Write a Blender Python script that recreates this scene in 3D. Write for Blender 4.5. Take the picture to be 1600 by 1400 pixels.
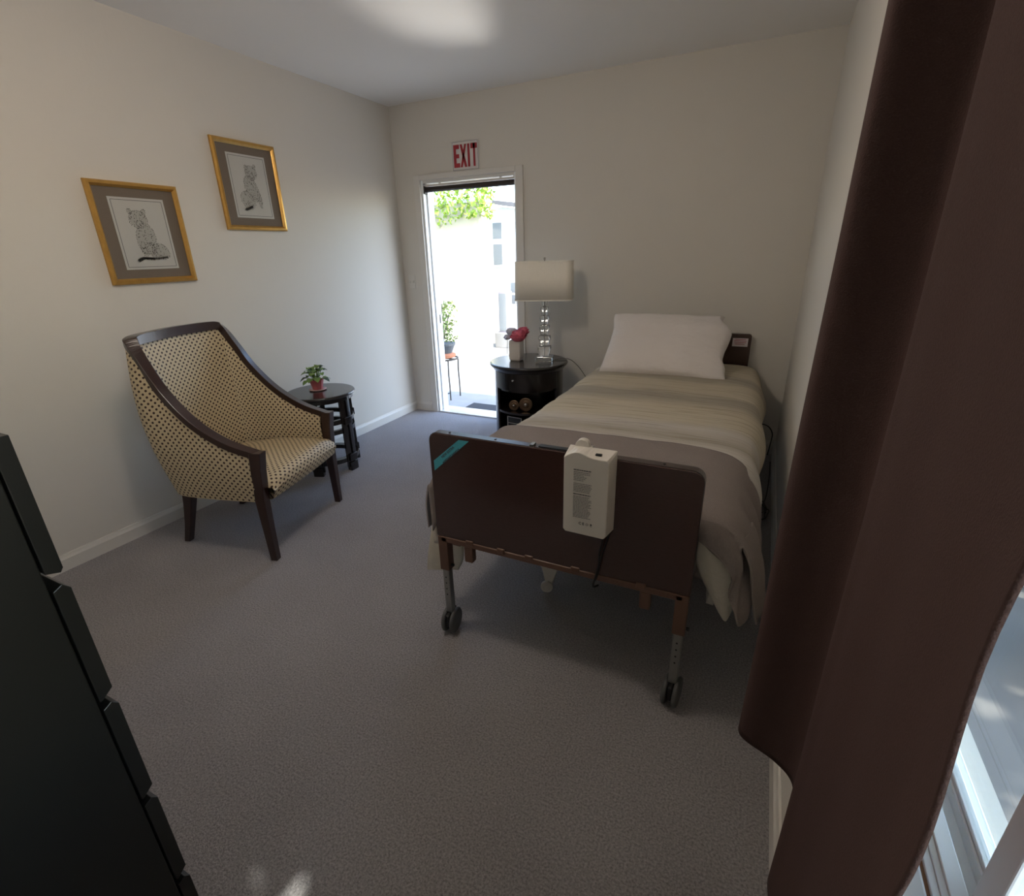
import bpy, bmesh, math, random
from mathutils import Vector, Matrix, noise
rnd = random.Random(7)
PI = math.pi
for o in list(bpy.data.objects): bpy.data.objects.remove(o)
S = bpy.context.scene
COL = S.collection

# ------------------------------------------------------------------ camera
R = [[0.9007856794, 0.4335715680, -0.0245123475],
     [0.1369776764, -0.3372414887, -0.9313996427],
     [-0.4120949841, 0.8356338156, -0.3631719294]]
cd = bpy.data.cameras.new('camera'); cam = bpy.data.objects.new('camera', cd); COL.objects.link(cam)
cd.sensor_fit = 'HORIZONTAL'; cd.sensor_width = 36; cd.lens = 785.08 / 1600 * 36; cd.clip_start = 0.02
M = Matrix.Identity(4)
for i in range(3):
    M[i][0] = R[0][i]; M[i][1] = -R[1][i]; M[i][2] = -R[2][i]
M[0][3], M[1][3], M[2][3] = 3.01451, -3.96931, 1.45126
cam.matrix_world = M
S.camera = cam

# ------------------------------------------------------------------ world, sun, exposure
w = bpy.data.worlds.new('world'); S.world = w; w.use_nodes = True
wn = w.node_tree.nodes; wl = w.node_tree.links
bg = wn['Background']
sky = wn.new('ShaderNodeTexSky'); sky.sky_type = 'NISHITA'; sky.sun_disc = False
SUN_DIR = Vector((1.06, -0.30, 1.12)).normalized()
sky.sun_elevation = math.asin(SUN_DIR.z); sky.sun_rotation = math.atan2(SUN_DIR.x, SUN_DIR.y)
wl.new(sky.outputs[0], bg.inputs[0]); bg.inputs[1].default_value = 0.22
sd = bpy.data.lights.new('sun', 'SUN'); sd.energy = 1.6; sd.angle = math.radians(0.6); sd.color = (1, .95, .86)
so = bpy.data.objects.new('sun', sd); COL.objects.link(so)
so.rotation_euler = SUN_DIR.to_track_quat('Z', 'Y').to_euler(); so.location = (8, -3, 8)
def portal(name, loc, rot, sx, sy):
    l = bpy.data.lights.new(name, 'AREA'); l.shape = 'RECTANGLE'; l.size = sx; l.size_y = sy; l.energy = 1
    l.cycles.is_portal = True
    o = bpy.data.objects.new(name, l); COL.objects.link(o); o.location = loc; o.rotation_euler = rot
portal('door_portal', (.71, .10, 1.0), (-PI/2, 0, 0), .88, 1.96)
portal('window_portal', (3.37, -3.62, 1.42), (0, PI/2, 0), 1.25, 1.0)
bl = bpy.data.lights.new('added_bounce_spot', 'SPOT'); bl.energy = 34; bl.spot_size = math.radians(17); bl.spot_blend = 1.0; bl.shadow_soft_size = .12; bl.color = (1, .97, .92)  # added spot without a lamp body, imitates sun bouncing up onto the ceiling
bo = bpy.data.objects.new('added_bounce_spot', bl); COL.objects.link(bo); bo.location = (.80, .95, .06)
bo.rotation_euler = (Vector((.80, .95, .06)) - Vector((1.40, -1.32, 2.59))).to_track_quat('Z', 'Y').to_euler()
S.view_settings.view_transform = 'Standard'; S.view_settings.look = 'None'
S.view_settings.gamma = 1; S.view_settings.use_curve_mapping = False
S.view_settings.exposure = 2.75

# ------------------------------------------------------------------ materials
def mat(name, col, rough=.6, metal=0, nscale=None, namp=.12, bump=0, bscale=None, spec=.5, coat=0, stretch=None, bdist=.004):
    m = bpy.data.materials.new(name); m.use_nodes = True
    nt = m.node_tree; n = nt.nodes; l = nt.links; b = n['Principled BSDF']
    b.inputs['Base Color'].default_value = (*col, 1); b.inputs['Roughness'].default_value = rough
    b.inputs['Metallic'].default_value = metal; b.inputs['Specular IOR Level'].default_value = spec
    b.inputs['Coat Weight'].default_value = coat; b.inputs['Coat Roughness'].default_value = .15
    tc = n.new('ShaderNodeTexCoord'); mp = n.new('ShaderNodeMapping'); l.new(tc.outputs['Object'], mp.inputs[0])
    if stretch: mp.inputs['Scale'].default_value = stretch
    if nscale:
        t = n.new('ShaderNodeTexNoise'); t.inputs['Scale'].default_value = nscale; t.inputs['Detail'].default_value = 5
        l.new(mp.outputs[0], t.inputs[0])
        mx = n.new('ShaderNodeMix'); mx.data_type = 'RGBA'
        mx.inputs['A'].default_value = (*[c * (1 - namp) for c in col], 1)
        mx.inputs['B'].default_value = (*[min(1, c * (1 + namp)) for c in col], 1)
        l.new(t.outputs[0], mx.inputs['Factor']); l.new(mx.outputs['Result'], b.inputs['Base Color'])
    if bump:
        t2 = n.new('ShaderNodeTexNoise'); t2.inputs['Scale'].default_value = bscale or 100; t2.inputs['Detail'].default_value = 4
        l.new(mp.outputs[0], t2.inputs[0])
        bp = n.new('ShaderNodeBump'); bp.inputs['Strength'].default_value = bump; bp.inputs['Distance'].default_value = bdist
        l.new(t2.outputs[0], bp.inputs['Height']); l.new(bp.outputs[0], b.inputs['Normal'])
    return m
WALL = mat('wall_paint', (.70, .665, .605), .8, bump=.12, bscale=60, spec=.3)
CEIL = mat('ceiling_paint', (.90, .875, .84), .7, bump=.1, bscale=60, spec=.3)
TRIM = mat('trim_paint', (.72, .69, .64), .4, spec=.4)
WHITE = mat('white_vinyl', (.88, .90, .90), .3)
DARKW = mat('dark_cherry_wood', (.030, .011, .008), .28, nscale=14, namp=.35, stretch=(1, 1, .25), coat=.4)
ESP = mat('espresso_wood', (.012, .008, .007), .25, nscale=12, namp=.3, coat=.5)
LAM = mat('bed_board_laminate', (.055, .026, .021), .22, nscale=60, namp=.35, stretch=(1, 1, 14), bump=.04, bscale=300, coat=.6)
BOARDEDGE = mat('board_edge_laminate', (.05, .035, .03), .32)
BLACKW = mat('black_ash_veneer', (.008, .009, .0085), .33, nscale=200, namp=.3, stretch=(1, 8, 1), bump=.05, bscale=400)
BROWNM = mat('brown_enamel_steel', (.13, .066, .042), .4)
STEEL = mat('zinc_steel', (.34, .34, .32), .38, metal=.85)
GREYP = mat('grey_plastic', (.10, .10, .10), .5)
BLACKP = mat('black_rubber', (.012, .012, .013), .5)
CREAMP = mat('cream_plastic', (.66, .62, .56), .4)
INK = mat('grey_ink', (.05, .05, .055), .7)
FINK = mat('faded_grey_ink', (.16, .155, .15), .7)
TEAL = mat('teal_sticker', (.07, .36, .42), .4)
RED = mat('red_print', (.36, .025, .035), .5)
PAPER = mat('white_sign_plastic', (.70, .66, .64), .4)
STICK = mat('white_sticker', (.66, .60, .62), .5)
GOLD = mat('gold_leaf_frame', (.62, .36, .10), .32, metal=.75, nscale=30, namp=.15)
MATB = mat('taupe_mat_board', (.17, .135, .105), .9)
DRAWP = mat('drawing_paper', (.50, .49, .455), .8)
PENCIL = mat('pencil_line', (.085, .08, .07), .9)
PENCL = mat('pencil_shading', (.40, .39, .355), .9)
COTTON = mat('white_pillow_cotton', (.76, .71, .68), .85, bump=.6, bscale=7, bdist=.03, stretch=(1, 1.6, 1))
SHEETM = mat('mattress_ticking', (.55, .52, .46), .85)
THROW = mat('taupe_fleece', (.25, .212, .195), .95, nscale=220, namp=.14, bump=.5, bscale=260, spec=.15)
QUILT = mat('quilt_lining', (.56, .52, .44), .9, nscale=60, namp=.06, bump=.7, bscale=60)
CURT = mat('brown_curtain_fabric', (.070, .039, .034), .85, nscale=400, namp=.22, bump=.35, bscale=500, spec=.2)
SHADE = mat('ivory_lamp_shade', (.88, .84, .75), .8, nscale=300, namp=.05, stretch=(1, 1, .1))
PINK = mat('pink_glazed_pot', (.62, .16, .17), .35)
PALEP = mat('pale_pink_ceramic', (.62, .40, .38), .35)
LEAF = mat('green_leaf', (.17, .28, .07), .5, nscale=20, namp=.3)
LEAFD = mat('dark_green_leaf', (.03, .06, .02), .5)
SOIL = mat('soil', (.03, .02, .015), .95)
VASE = mat('white_ceramic', (.72, .68, .64), .25)
ROSE = mat('pink_rose_petal', (.70, .14, .21), .6, nscale=60, namp=.45)
ROSEW = mat('white_rose_petal', (.70, .68, .78), .6)
BRASS = mat('aged_brass', (.17, .11, .07), .3, metal=.8)
CORD = mat('grey_cord', (.13, .12, .10), .5)
BLKC = mat('black_cord', (.006, .006, .007), .45)
STUC = mat('cream_stucco', (.50, .45, .31), .9, bump=.3, bscale=40)
STUCW = mat('white_stucco', (.82, .82, .80), .9)
CONC = mat('concrete', (.30, .29, .27), .9, nscale=6, namp=.15, bump=.3, bscale=30)
PATIO = mat('grey_patio_paving', (.135, .125, .115), .7, nscale=5, namp=.15)
MATD = mat('dark_door_mat', (.035, .035, .042), .95, nscale=200, namp=.4, bump=.6, bscale=200)
IRON = mat('wrought_iron', (.05, .045, .04), .5)
VINE = mat('vine_leaf', (.24, .36, .04), .6, nscale=5, namp=.35)
SHRUB = mat('shrub_leaf', (.14, .20, .05), .6, nscale=6, namp=.4)
WOODX = mat('weathered_beam', (.35, .36, .36), .8)
ROOFM = mat('grey_shingle', (.16, .15, .15), .9)
GLASSW = mat('far_window_glass', (.22, .24, .25), .1)

def glassmat():
    m = bpy.data.materials.new('clear_pane'); m.use_nodes = True; nt = m.node_tree; n = nt.nodes; l = nt.links
    n.clear(); out = n.new('ShaderNodeOutputMaterial'); tr = n.new('ShaderNodeBsdfTransparent'); gl = n.new('ShaderNodeBsdfGlossy')
    tr.inputs[0].default_value = (.93, .96, .96, 1); gl.inputs[1].default_value = .02
    mx = n.new('ShaderNodeMixShader'); lw = n.new('ShaderNodeLayerWeight'); lw.inputs[0].default_value = .5
    pw = n.new('ShaderNodeMath'); pw.operation = 'POWER'; pw.inputs[1].default_value = 5; l.new(lw.outputs['Facing'], pw.inputs[0])
    fr = n.new('ShaderNodeMath'); fr.operation = 'MULTIPLY_ADD'; fr.inputs[1].default_value = .6; fr.inputs[2].default_value = .03; l.new(pw.outputs[0], fr.inputs[0])
    l.new(fr.outputs[0], mx.inputs[0]); l.new(tr.outputs[0], mx.inputs[1]); l.new(gl.outputs[0], mx.inputs[2]); l.new(mx.outputs[0], out.inputs[0])
    return m
PANE = glassmat()
CRYS = mat('crystal_glass', (.92, .94, .95), .03)
CRYS.node_tree.nodes['Principled BSDF'].inputs['Transmission Weight'].default_value = 1.0
CRYS.node_tree.nodes['Principled BSDF'].inputs['IOR'].default_value = 1.5

def carpet():
    m = mat('grey_cut_pile_carpet', (.33, .305, .30), .97, spec=.1)
    nt = m.node_tree; n = nt.nodes; l = nt.links; b = n['Principled BSDF']
    tc = n.new('ShaderNodeTexCoord')
    a = n.new('ShaderNodeTexNoise'); a.inputs['Scale'].default_value = 165; a.inputs['Detail'].default_value = 5; a.inputs['Roughness'].default_value = .7
    c = n.new('ShaderNodeTexNoise'); c.inputs['Scale'].default_value = 2.2; c.inputs['Detail'].default_value = 4
    l.new(tc.outputs['Object'], a.inputs[0]); l.new(tc.outputs['Object'], c.inputs[0])
    r = n.new('ShaderNodeValToRGB'); e = r.color_ramp.elements
    e[0].position = .34; e[0].color = (.235, .22, .222, 1); e[1].position = .64; e[1].color = (.60, .57, .575, 1)
    l.new(a.outputs[0], r.inputs[0])
    r2 = n.new('ShaderNodeValToRGB'); e = r2.color_ramp.elements
    e[0].position = .3; e[0].color = (.86, .85, .85, 1); e[1].position = .7; e[1].color = (1, 1, 1, 1)
    l.new(c.outputs[0], r2.inputs[0])
    mx = n.new('ShaderNodeMix'); mx.data_type = 'RGBA'; mx.blend_type = 'MULTIPLY'; mx.inputs['Factor'].default_value = 1
    l.new(r.outputs[0], mx.inputs['A']); l.new(r2.outputs[0], mx.inputs['B']); l.new(mx.outputs['Result'], b.inputs['Base Color'])
    bp = n.new('ShaderNodeBump'); bp.inputs['Strength'].default_value = 1; bp.inputs['Distance'].default_value = .012
    l.new(a.outputs[0], bp.inputs['Height']); l.new(bp.outputs[0], b.inputs['Normal'])
    b.inputs['Sheen Weight'].default_value = .15
    return m
CARPET = carpet()

def dots():
    m = mat('dotted_gold_weave', (.5, .4, .24), .5, spec=.45)
    nt = m.node_tree; n = nt.nodes; l = nt.links; b = n['Principled BSDF']
    uv = n.new('ShaderNodeUVMap')
    def grid(off):
        ad = n.new('ShaderNodeVectorMath'); ad.operation = 'MULTIPLY_ADD'
        ad.inputs[1].default_value = (1/.034, 1/.030, 0); ad.inputs[2].default_value = (off, off, 0); l.new(uv.outputs[0], ad.inputs[0])
        fr = n.new('ShaderNodeVectorMath'); fr.operation = 'FRACTION'; l.new(ad.outputs[0], fr.inputs[0])
        di = n.new('ShaderNodeVectorMath'); di.operation = 'DISTANCE'; di.inputs[1].default_value = (.5, .5, 0); l.new(fr.outputs[0], di.inputs[0])
        return di.outputs['Value']
    mn = n.new('ShaderNodeMath'); mn.operation = 'MINIMUM'; l.new(grid(0), mn.inputs[0]); l.new(grid(.5), mn.inputs[1])
    r = n.new('ShaderNodeValToRGB'); e = r.color_ramp.elements
    e[0].position = .165; e[0].color = (.045, .018, .012, 1); e[1].position = .205; e[1].color = (.62, .51, .33, 1)
    l.new(mn.outputs[0], r.inputs[0])
    no = n.new('ShaderNodeTexNoise'); no.inputs['Scale'].default_value = 500; l.new(uv.outputs[0], no.inputs[0])
    l.new(r.outputs[0], b.inputs['Base Color'])
    bp = n.new('ShaderNodeBump'); bp.inputs['Strength'].default_value = .3; bp.inputs['Distance'].default_value = .002
    l.new(no.outputs[0], bp.inputs['Height']); l.new(bp.outputs[0], b.inputs['Normal'])
    return m
DOTS = dots()

def comforter_mat():
    m = mat('striped_comforter_cotton', (.5, .46, .38), .9, spec=.2)
    nt = m.node_tree; n = nt.nodes; l = nt.links; b = n['Principled BSDF']
    tc = n.new('ShaderNodeTexCoord'); sp = n.new('ShaderNodeSeparateXYZ'); l.new(tc.outputs['Object'], sp.inputs[0])
    wv = n.new('ShaderNodeTexNoise'); wv.inputs['Scale'].default_value = 2.5; l.new(tc.outputs['Object'], wv.inputs[0])
    ma = n.new('ShaderNodeMath'); ma.operation = 'MULTIPLY_ADD'; ma.inputs[1].default_value = .06; l.new(wv.outputs[0], ma.inputs[0]); l.new(sp.outputs['Y'], ma.inputs[2])
    mr = n.new('ShaderNodeMapRange'); mr.inputs['From Min'].default_value = -2.55; mr.inputs['From Max'].default_value = 0
    l.new(ma.outputs[0], mr.inputs['Value'])
    r = n.new('ShaderNodeValToRGB'); els = r.color_ramp.elements
    crm = (.56, .50, .385, 1); tau = (.41, .365, .295, 1); pal = (.55, .515, .465, 1)
    els[0].position = 0; els[0].color = pal; els[1].position = 1; els[1].color = crm
    for p, c in [(.27, pal), (.31, tau), (.36, pal), (.41, crm), (.50, crm), (.54, tau), (.60, tau), (.63, crm), (.70, crm), (.735, tau), (.78, tau), (.82, crm)]:
        k = els.new(p); k.color = c
    l.new(mr.outputs[0], r.inputs[0])
    # fine crosswise pintucks
    mp = n.new('ShaderNodeMapping'); mp.inputs['Scale'].default_value = (3, 60, 3); l.new(tc.outputs['Object'], mp.inputs[0])
    f = n.new('ShaderNodeTexNoise'); f.inputs['Scale'].default_value = 1; f.inputs['Detail'].default_value = 3; l.new(mp.outputs[0], f.inputs[0])
    r3 = n.new('ShaderNodeValToRGB'); e = r3.color_ramp.elements; e[0].position = .36; e[0].color = (.74, .72, .68, 1); e[1].position = .46; e[1].color = (1, 1, 1, 1)
    l.new(f.outputs[0], r3.inputs[0])
    mx = n.new('ShaderNodeMix'); mx.data_type = 'RGBA'; mx.blend_type = 'MULTIPLY'; mx.inputs['Factor'].default_value = .75
    l.new(r.outputs[0], mx.inputs['A']); l.new(r3.outputs[0], mx.inputs['B']); l.new(mx.outputs['Result'], b.inputs['Base Color'])
    bp = n.new('ShaderNodeBump'); bp.inputs['Strength'].default_value = .7; bp.inputs['Distance'].default_value = .008
    l.new(f.outputs[0], bp.inputs['Height']); l.new(bp.outputs[0], b.inputs['Normal'])
    return m
COMF = comforter_mat()

# ------------------------------------------------------------------ helpers
def obj(name, bm, m, parent=None, smooth=False, bevel=0, label=None, kind=None, solid=0, sub=0):
    me = bpy.data.meshes.new(name); bmesh.ops.recalc_face_normals(bm, faces=bm.faces); bm.to_mesh(me); bm.free()
    if m: me.materials.append(m)
    o = bpy.data.objects.new(name, me); COL.objects.link(o)
    if smooth:
        for p in me.polygons: p.use_smooth = True
    if parent: o.parent = parent
    if solid:
        md = o.modifiers.new('solid', 'SOLIDIFY'); md.thickness = solid; md.offset = 0
    if sub:
        md = o.modifiers.new('sub', 'SUBSURF'); md.levels = sub; md.render_levels = sub
    if bevel:
        md = o.modifiers.new('bev', 'BEVEL'); md.width = bevel; md.segments = 2; md.limit_method = 'ANGLE'; md.angle_limit = math.radians(40)
    if label: o['label'] = label
    if kind: o['kind'] = kind
    return o
def tag(o, label, cat, group=None):
    o['label'] = label; o['category'] = cat
    if group: o['group'] = group
    return o
def thing(name, label, cat, loc=(0, 0, 0), rz=0, group=None):
    o = bpy.data.objects.new(name, None); COL.objects.link(o); o.location = loc; o.rotation_euler = (0, 0, rz)
    return tag(o, label, cat, group)
def struct(name, bm, m, parent=None, **k):
    return obj(name, bm, m, parent, kind='structure' if not parent else None, **k)
def box(bm, x0, x1, y0, y1, z0, z1, mtx=None):
    vs = [bm.verts.new((x, y, z)) for x in (x0, x1) for y in (y0, y1) for z in (z0, z1)]
    for f in ((0, 1, 3, 2), (4, 6, 7, 5), (0, 4, 5, 1), (2, 3, 7, 6), (0, 2, 6, 4), (1, 5, 7, 3)):
        bm.faces.new([vs[i] for i in f])
    if mtx: bmesh.ops.transform(bm, matrix=mtx, verts=vs)
    return bm
def B(*a, **k): return box(bmesh.new(), *a, **k)
def lathe(bm, prof, n=32, c=(0, 0), sx=1, sy=1):
    rings = []
    for r, z in prof:
        if r < 1e-5: rings.append([bm.verts.new((c[0], c[1], z))])
        else: rings.append([bm.verts.new((c[0] + sx*r*math.cos(2*PI*i/n), c[1] + sy*r*math.sin(2*PI*i/n), z)) for i in range(n)])
    for a, b in zip(rings, rings[1:]):
        for i in range(n):
            j = (i+1) % n
            if len(a) == 1 and len(b) == 1: continue
            if len(a) == 1: bm.faces.new((a[0], b[i], b[j]))
            elif len(b) == 1: bm.faces.new((a[i], b[0], a[j]))
            else: bm.faces.new((a[i], b[i], b[j], a[j]))
    return bm
def cyl(bm, p0, p1, r0, r1=None, n=12, caps=True):
    p0, p1 = Vector(p0), Vector(p1); r1 = r0 if r1 is None else r1
    q = (p1-p0).to_track_quat('Z', 'Y'); rs = []
    for p, r in ((p0, r0), (p1, r1)):
        rs.append([bm.verts.new(p + q @ Vector((r*math.cos(2*PI*i/n), r*math.sin(2*PI*i/n), 0))) for i in range(n)])
    for i in range(n): bm.faces.new((rs[0][i], rs[0][(i+1) % n], rs[1][(i+1) % n], rs[1][i]))
    if caps: bm.faces.new(rs[0][::-1]); bm.faces.new(rs[1])
    return bm
def spline(pts, n):
    P = [Vector(p) for p in pts]; P = [2*P[0]-P[1]] + P + [2*P[-1]-P[-2]]; out = []
    for k in range(1, len(P)-2):
        a, b, c, d = P[k-1:k+3]
        for i in range(n):
            t = i/n; out.append(.5*((2*b)+(c-a)*t+(2*a-5*b+4*c-d)*t*t+(3*b-a-3*c+d)*t**3))
    out.append(P[-2]); return out
def tube(bm, pts, r, n=8, smooth=6):
    P = spline(pts, smooth) if smooth else [Vector(p) for p in pts]; rings = []
    up = Vector((0, 0, 1))
    for i, p in enumerate(P):
        t = (P[min(i+1, len(P)-1)] - P[max(i-1, 0)]).normalized()
        a = t.cross(up)
        if a.length < .05: a = t.cross(Vector((1, 0, 0)))
        a.normalize(); b = t.cross(a)
        rings.append([bm.verts.new(p + a*r*math.cos(2*PI*k/n) + b*r*math.sin(2*PI*k/n)) for k in range(n)])
    for a, b in zip(rings, rings[1:]):
        for k in range(n): bm.faces.new((a[k], a[(k+1) % n], b[(k+1) % n], b[k]))
    bm.faces.new(rings[0][::-1]); bm.faces.new(rings[-1]); return bm
def sweep(bm, frames):
    """frames: list of lists of corner points (closed section)"""
    rs = [[bm.verts.new(p) for p in f] for f in frames]; n = len(rs[0])
    for a, b in zip(rs, rs[1:]):
        for k in range(n): bm.faces.new((a[k], a[(k+1) % n], b[(k+1) % n], b[k]))
    bm.faces.new(rs[0][::-1]); bm.faces.new(rs[-1]); return bm
def grid(bm, fn, nu, nv, uv=None):
    vs = [[bm.verts.new(fn(i/nu, j/nv)) for j in range(nv+1)] for i in range(nu+1)]
    lay = bm.loops.layers.uv.verify() if uv else None
    for i in range(nu):
        for j in range(nv):
            idx = ((i, j), (i+1, j), (i+1, j+1), (i, j+1))
            f = bm.faces.new([vs[a][b] for a, b in idx])
            if uv:
                for lp, (a, b) in zip(f.loops, idx): lp[lay].uv = uv(a/nu, b/nv)
    return bm
def prism(bm, poly, fn0, fn1):
    a = [bm.verts.new(fn0(p)) for p in poly]; b = [bm.verts.new(fn1(p)) for p in poly]; n = len(a)
    bm.faces.new(a[::-1]); bm.faces.new(b)
    for i in range(n): bm.faces.new((a[i], a[(i+1) % n], b[(i+1) % n], b[i]))
    return bm
def text(name, s, size, mtx, m, parent, depth=.0006, bold=0, sx=1):
    c = bpy.data.curves.new(name, 'FONT'); c.body = s; c.size = size; c.extrude = depth; c.offset = bold
    c.align_x = 'CENTER'; c.align_y = 'CENTER'; c.resolution_u = 2
    t = bpy.data.objects.new('tmp', c); COL.objects.link(t)
    me = bpy.data.meshes.new_from_object(t); bpy.data.objects.remove(t)
    me.transform(mtx @ Matrix.Diagonal((sx, 1, 1, 1))); me.materials.clear(); me.materials.append(m)
    o = bpy.data.objects.new(name, me); COL.objects.link(o); o.parent = parent; return o
def sstep(a, b, x):
    t = max(0, min(1, (x-a)/(b-a))); return t*t*(3-2*t)
def nz(x, y, z=0): return noise.noise(Vector((x, y, z)))

# ------------------------------------------------------------------ room shell
W = 3.233; H = 2.593; YN = -4.2; T = .13
struct('floor', B(-T, W+T, YN-T, .0, -.12, 0), CARPET)
struct('ceiling', B(-T, W+T, YN-T, T, H, H+.12), CEIL)
struct('wall_left', B(-T, 0, YN-T, T, -.1, H), WALL)
struct('wall_near', B(0, W, YN-T, YN, -.1, H), WALL)
DX0, DX1, DH = .262, 1.155, 2.03
bm = B(0, DX0, 0, T, -.1, H); box(bm, DX1, W, 0, T, -.1, H); box(bm, DX0, DX1, 0, T, DH, H)
struct('wall_back', bm, WALL)
WY0, WY1, WZ0, WZ1 = -4.12, -3.12, .80, 2.05
bm = B(W, W+T, YN-T, WY0, -.1, H); box(bm, W, W+T, WY1, T, -.1, H); box(bm, W, W+T, WY0, WY1, -.1, WZ0); box(bm, W, W+T, WY0, WY1, WZ1, H)
struct('wall_right', bm, WALL)
def baseboard(name, a, b, nrm, h=.085):
    a, b, nrm = Vector(a), Vector(b), Vector(nrm)
    prof = [(0, 0), (.014, 0), (.014, h*.72), (.009, h*.86), (.006, h), (0, h)]
    bm = bmesh.new(); sweep(bm, [[p + nrm*d + Vector((0, 0, z)) for d, z in prof] for p in (a, b)])
    struct(name, bm, TRIM)
baseboard('baseboard_left', (0, YN, 0), (0, 0, 0), (1, 0, 0))
baseboard('baseboard_back', (DX1+.065, 0, 0), (W-.014, 0, 0), (0, -1, 0), .10)
baseboard('baseboard_right', (W, YN, 0), (W, 0, 0), (-1, 0, 0), .10)
baseboard('baseboard_corner', (.014, 0, 0), (DX0-.066, 0, 0), (0, -1, 0))
# door casing, jambs, head, threshold
cw = .062
bm = B(DX0-cw, DX0, -.018, 0, 0, DH+.040)
struct('trim_1', bm, TRIM, bevel=.004)
struct('trim_2', B(DX1, DX1+cw, -.018, 0, 0, DH+.040), TRIM, bevel=.004)
struct('trim_3', B(DX0, DX1, -.018, 0, DH, DH+.040), TRIM, bevel=.004)
dr = bpy.data.objects.new('door_1', None); COL.objects.link(dr); dr['kind'] = 'structure'; dr.location = (0, 0, 0)
obj('jamb', B(DX0, DX0+.018, 0, T+.02, -.02, DH), WHITE, dr, bevel=.002)
obj('jamb', B(DX1-.018, DX1, 0, T+.02, -.02, DH), WHITE, dr, bevel=.002)
obj('door_stop', B(DX0+.018, DX0+.032, .045, .085, 0, DH-.02), WHITE, dr, bevel=.002)
obj('door_stop', B(DX1-.032, DX1-.018, .045, .085, 0, DH-.02), WHITE, dr, bevel=.002)
obj('head_jamb', B(DX0+.018, DX1-.018, 0, T+.02, DH-.022, DH), TRIM, dr, bevel=.002)
obj('head_rail', B(DX0+.018, DX1-.018, .012, .05, 1.985, DH-.03), TRIM, dr, bevel=.002)
for a, b in ((.29, .30), (.43, .44), (1.0, 1.012), (1.12, 1.13)): obj('rail_clip', B(a, b, .018, .04, DH-.031, DH-.021), TRIM, dr)
bm = bmesh.new(); cyl(bm, (DX0+.02, .03, 1.962), (DX1-.02, .03, 1.962), .021, n=16)
obj('rolled_screen', bm, mat('dark_rolled_mesh', (.035, .022, .017), .6), dr, smooth=True, label='dark brown rolled screen under the door head')
obj('screen_cap', B(DX0+.019, DX0+.03, .008, .052, 1.93, 1.99), IRON, dr, bevel=.003)
obj('strike_plate', B(DX0+.018, DX0+.020, .10, .125, .84, .92), IRON, dr)
obj('threshold', B(DX0, DX1, -.012, T+.05, -.05, .012), mat('aluminium_sill', (.7, .7, .69), .3, metal=.4), dr, bevel=.003)
# light switch plate by the door
sw = thing('light_switch', 'small white double light switch plate beside the open door', 'switch', (.085, -.001, 1.22))
obj('switch_plate', B(-.035, .035, -.006, 0, -.058, .058), TRIM, sw, bevel=.003)
for x in (-.016, .016): obj('toggle', B(x-.005, x+.005, -.016, -.006, -.012, .012), TRIM, sw, bevel=.002)

# ------------------------------------------------------------------ window in the right wall
wd = bpy.data.objects.new('window_1', None); COL.objects.link(wd); wd['kind'] = 'structure'
WS = .82
obj('window_stool', B(W-.012, W+.0185, WY0-.02, WY1+.02, WZ0-.002, WS), TRIM, wd, bevel=.003)
obj('sill_gap_strip', B(W+.0185, W+.022, WY0, WY1, WZ0, WS-.003), mat('brown_caulk', (.25, .13, .07), .8), wd)
obj('inner_flange', B(W+.022, W+.030, WY0, WY1, WZ0, WS+.001), WHITE, wd, bevel=.001)
obj('inner_flange', B(W+.030, W+.037, WY0, WY1, WZ0, WS+.003), WHITE, wd, bevel=.001)
obj('track_rib', B(W+.037, W+.054, WY0, WY1, WZ0, WS+.006), WHITE, wd, bevel=.001)
obj('track_channel', B(W+.054, W+.071, WY0, WY1, WZ0, WS-.010), WHITE, wd)
obj('track_rib', B(W+.071, W+.0735, WY0, WY1, WZ0, WS+.006), WHITE, wd)
obj('track_channel', B(W+.0735, W+.084, WY0, WY1, WZ0, WS-.008), WHITE, wd)
obj('track_rib', B(W+.084, W+.087, WY0, WY1, WZ0, WS+.004), WHITE, wd)
obj('outer_rail', B(W+.087, W+.100, WY0, WY1, WZ0, WS-.002), WHITE, wd, bevel=.002)
obj('outer_ledge', B(W+.100, W+.134, WY0, WY1, WZ0-.02, WS-.03), WHITE, wd)
obj('head_frame', B(W+.024, W+.100, WY0, WY1, WZ1-.04, WZ1), WHITE, wd, bevel=.003)
for a, b in ((WY0, WY0+.030), (WY1-.030, WY1)): obj('side_frame', B(W+.024, W+.100, a, b, WS, WZ1-.04), WHITE, wd, bevel=.003)
YM = -3.475
obj('sash_stile', B(W+.072, W+.086, YM-.036, YM, WS-.006, WZ1-.04), WHITE, wd, bevel=.002)
obj('sash_stile', B(W+.056, W+.069, YM-.050, YM-.014, WS-.006, WZ1-.04), WHITE, wd, bevel=.002)
obj('sash_rail', B(W+.056, W+.069, WY0+.03, YM-.050, WS-.006, WS+.03), WHITE, wd, bevel=.002)
obj('sash_rail', B(W+.074, W+.084, YM, WY1-.03, WS-.006, WS+.012), WHITE, wd, bevel=.001)
obj('glass_pane', B(W+.077, W+.080, YM, WY1-.03, WS+.012, WZ1-.04), PANE, wd)
obj('glass_pane', B(W+.061, W+.064, WY0+.03, YM-.050, WS+.03, WZ1-.04), PANE, wd)

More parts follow.
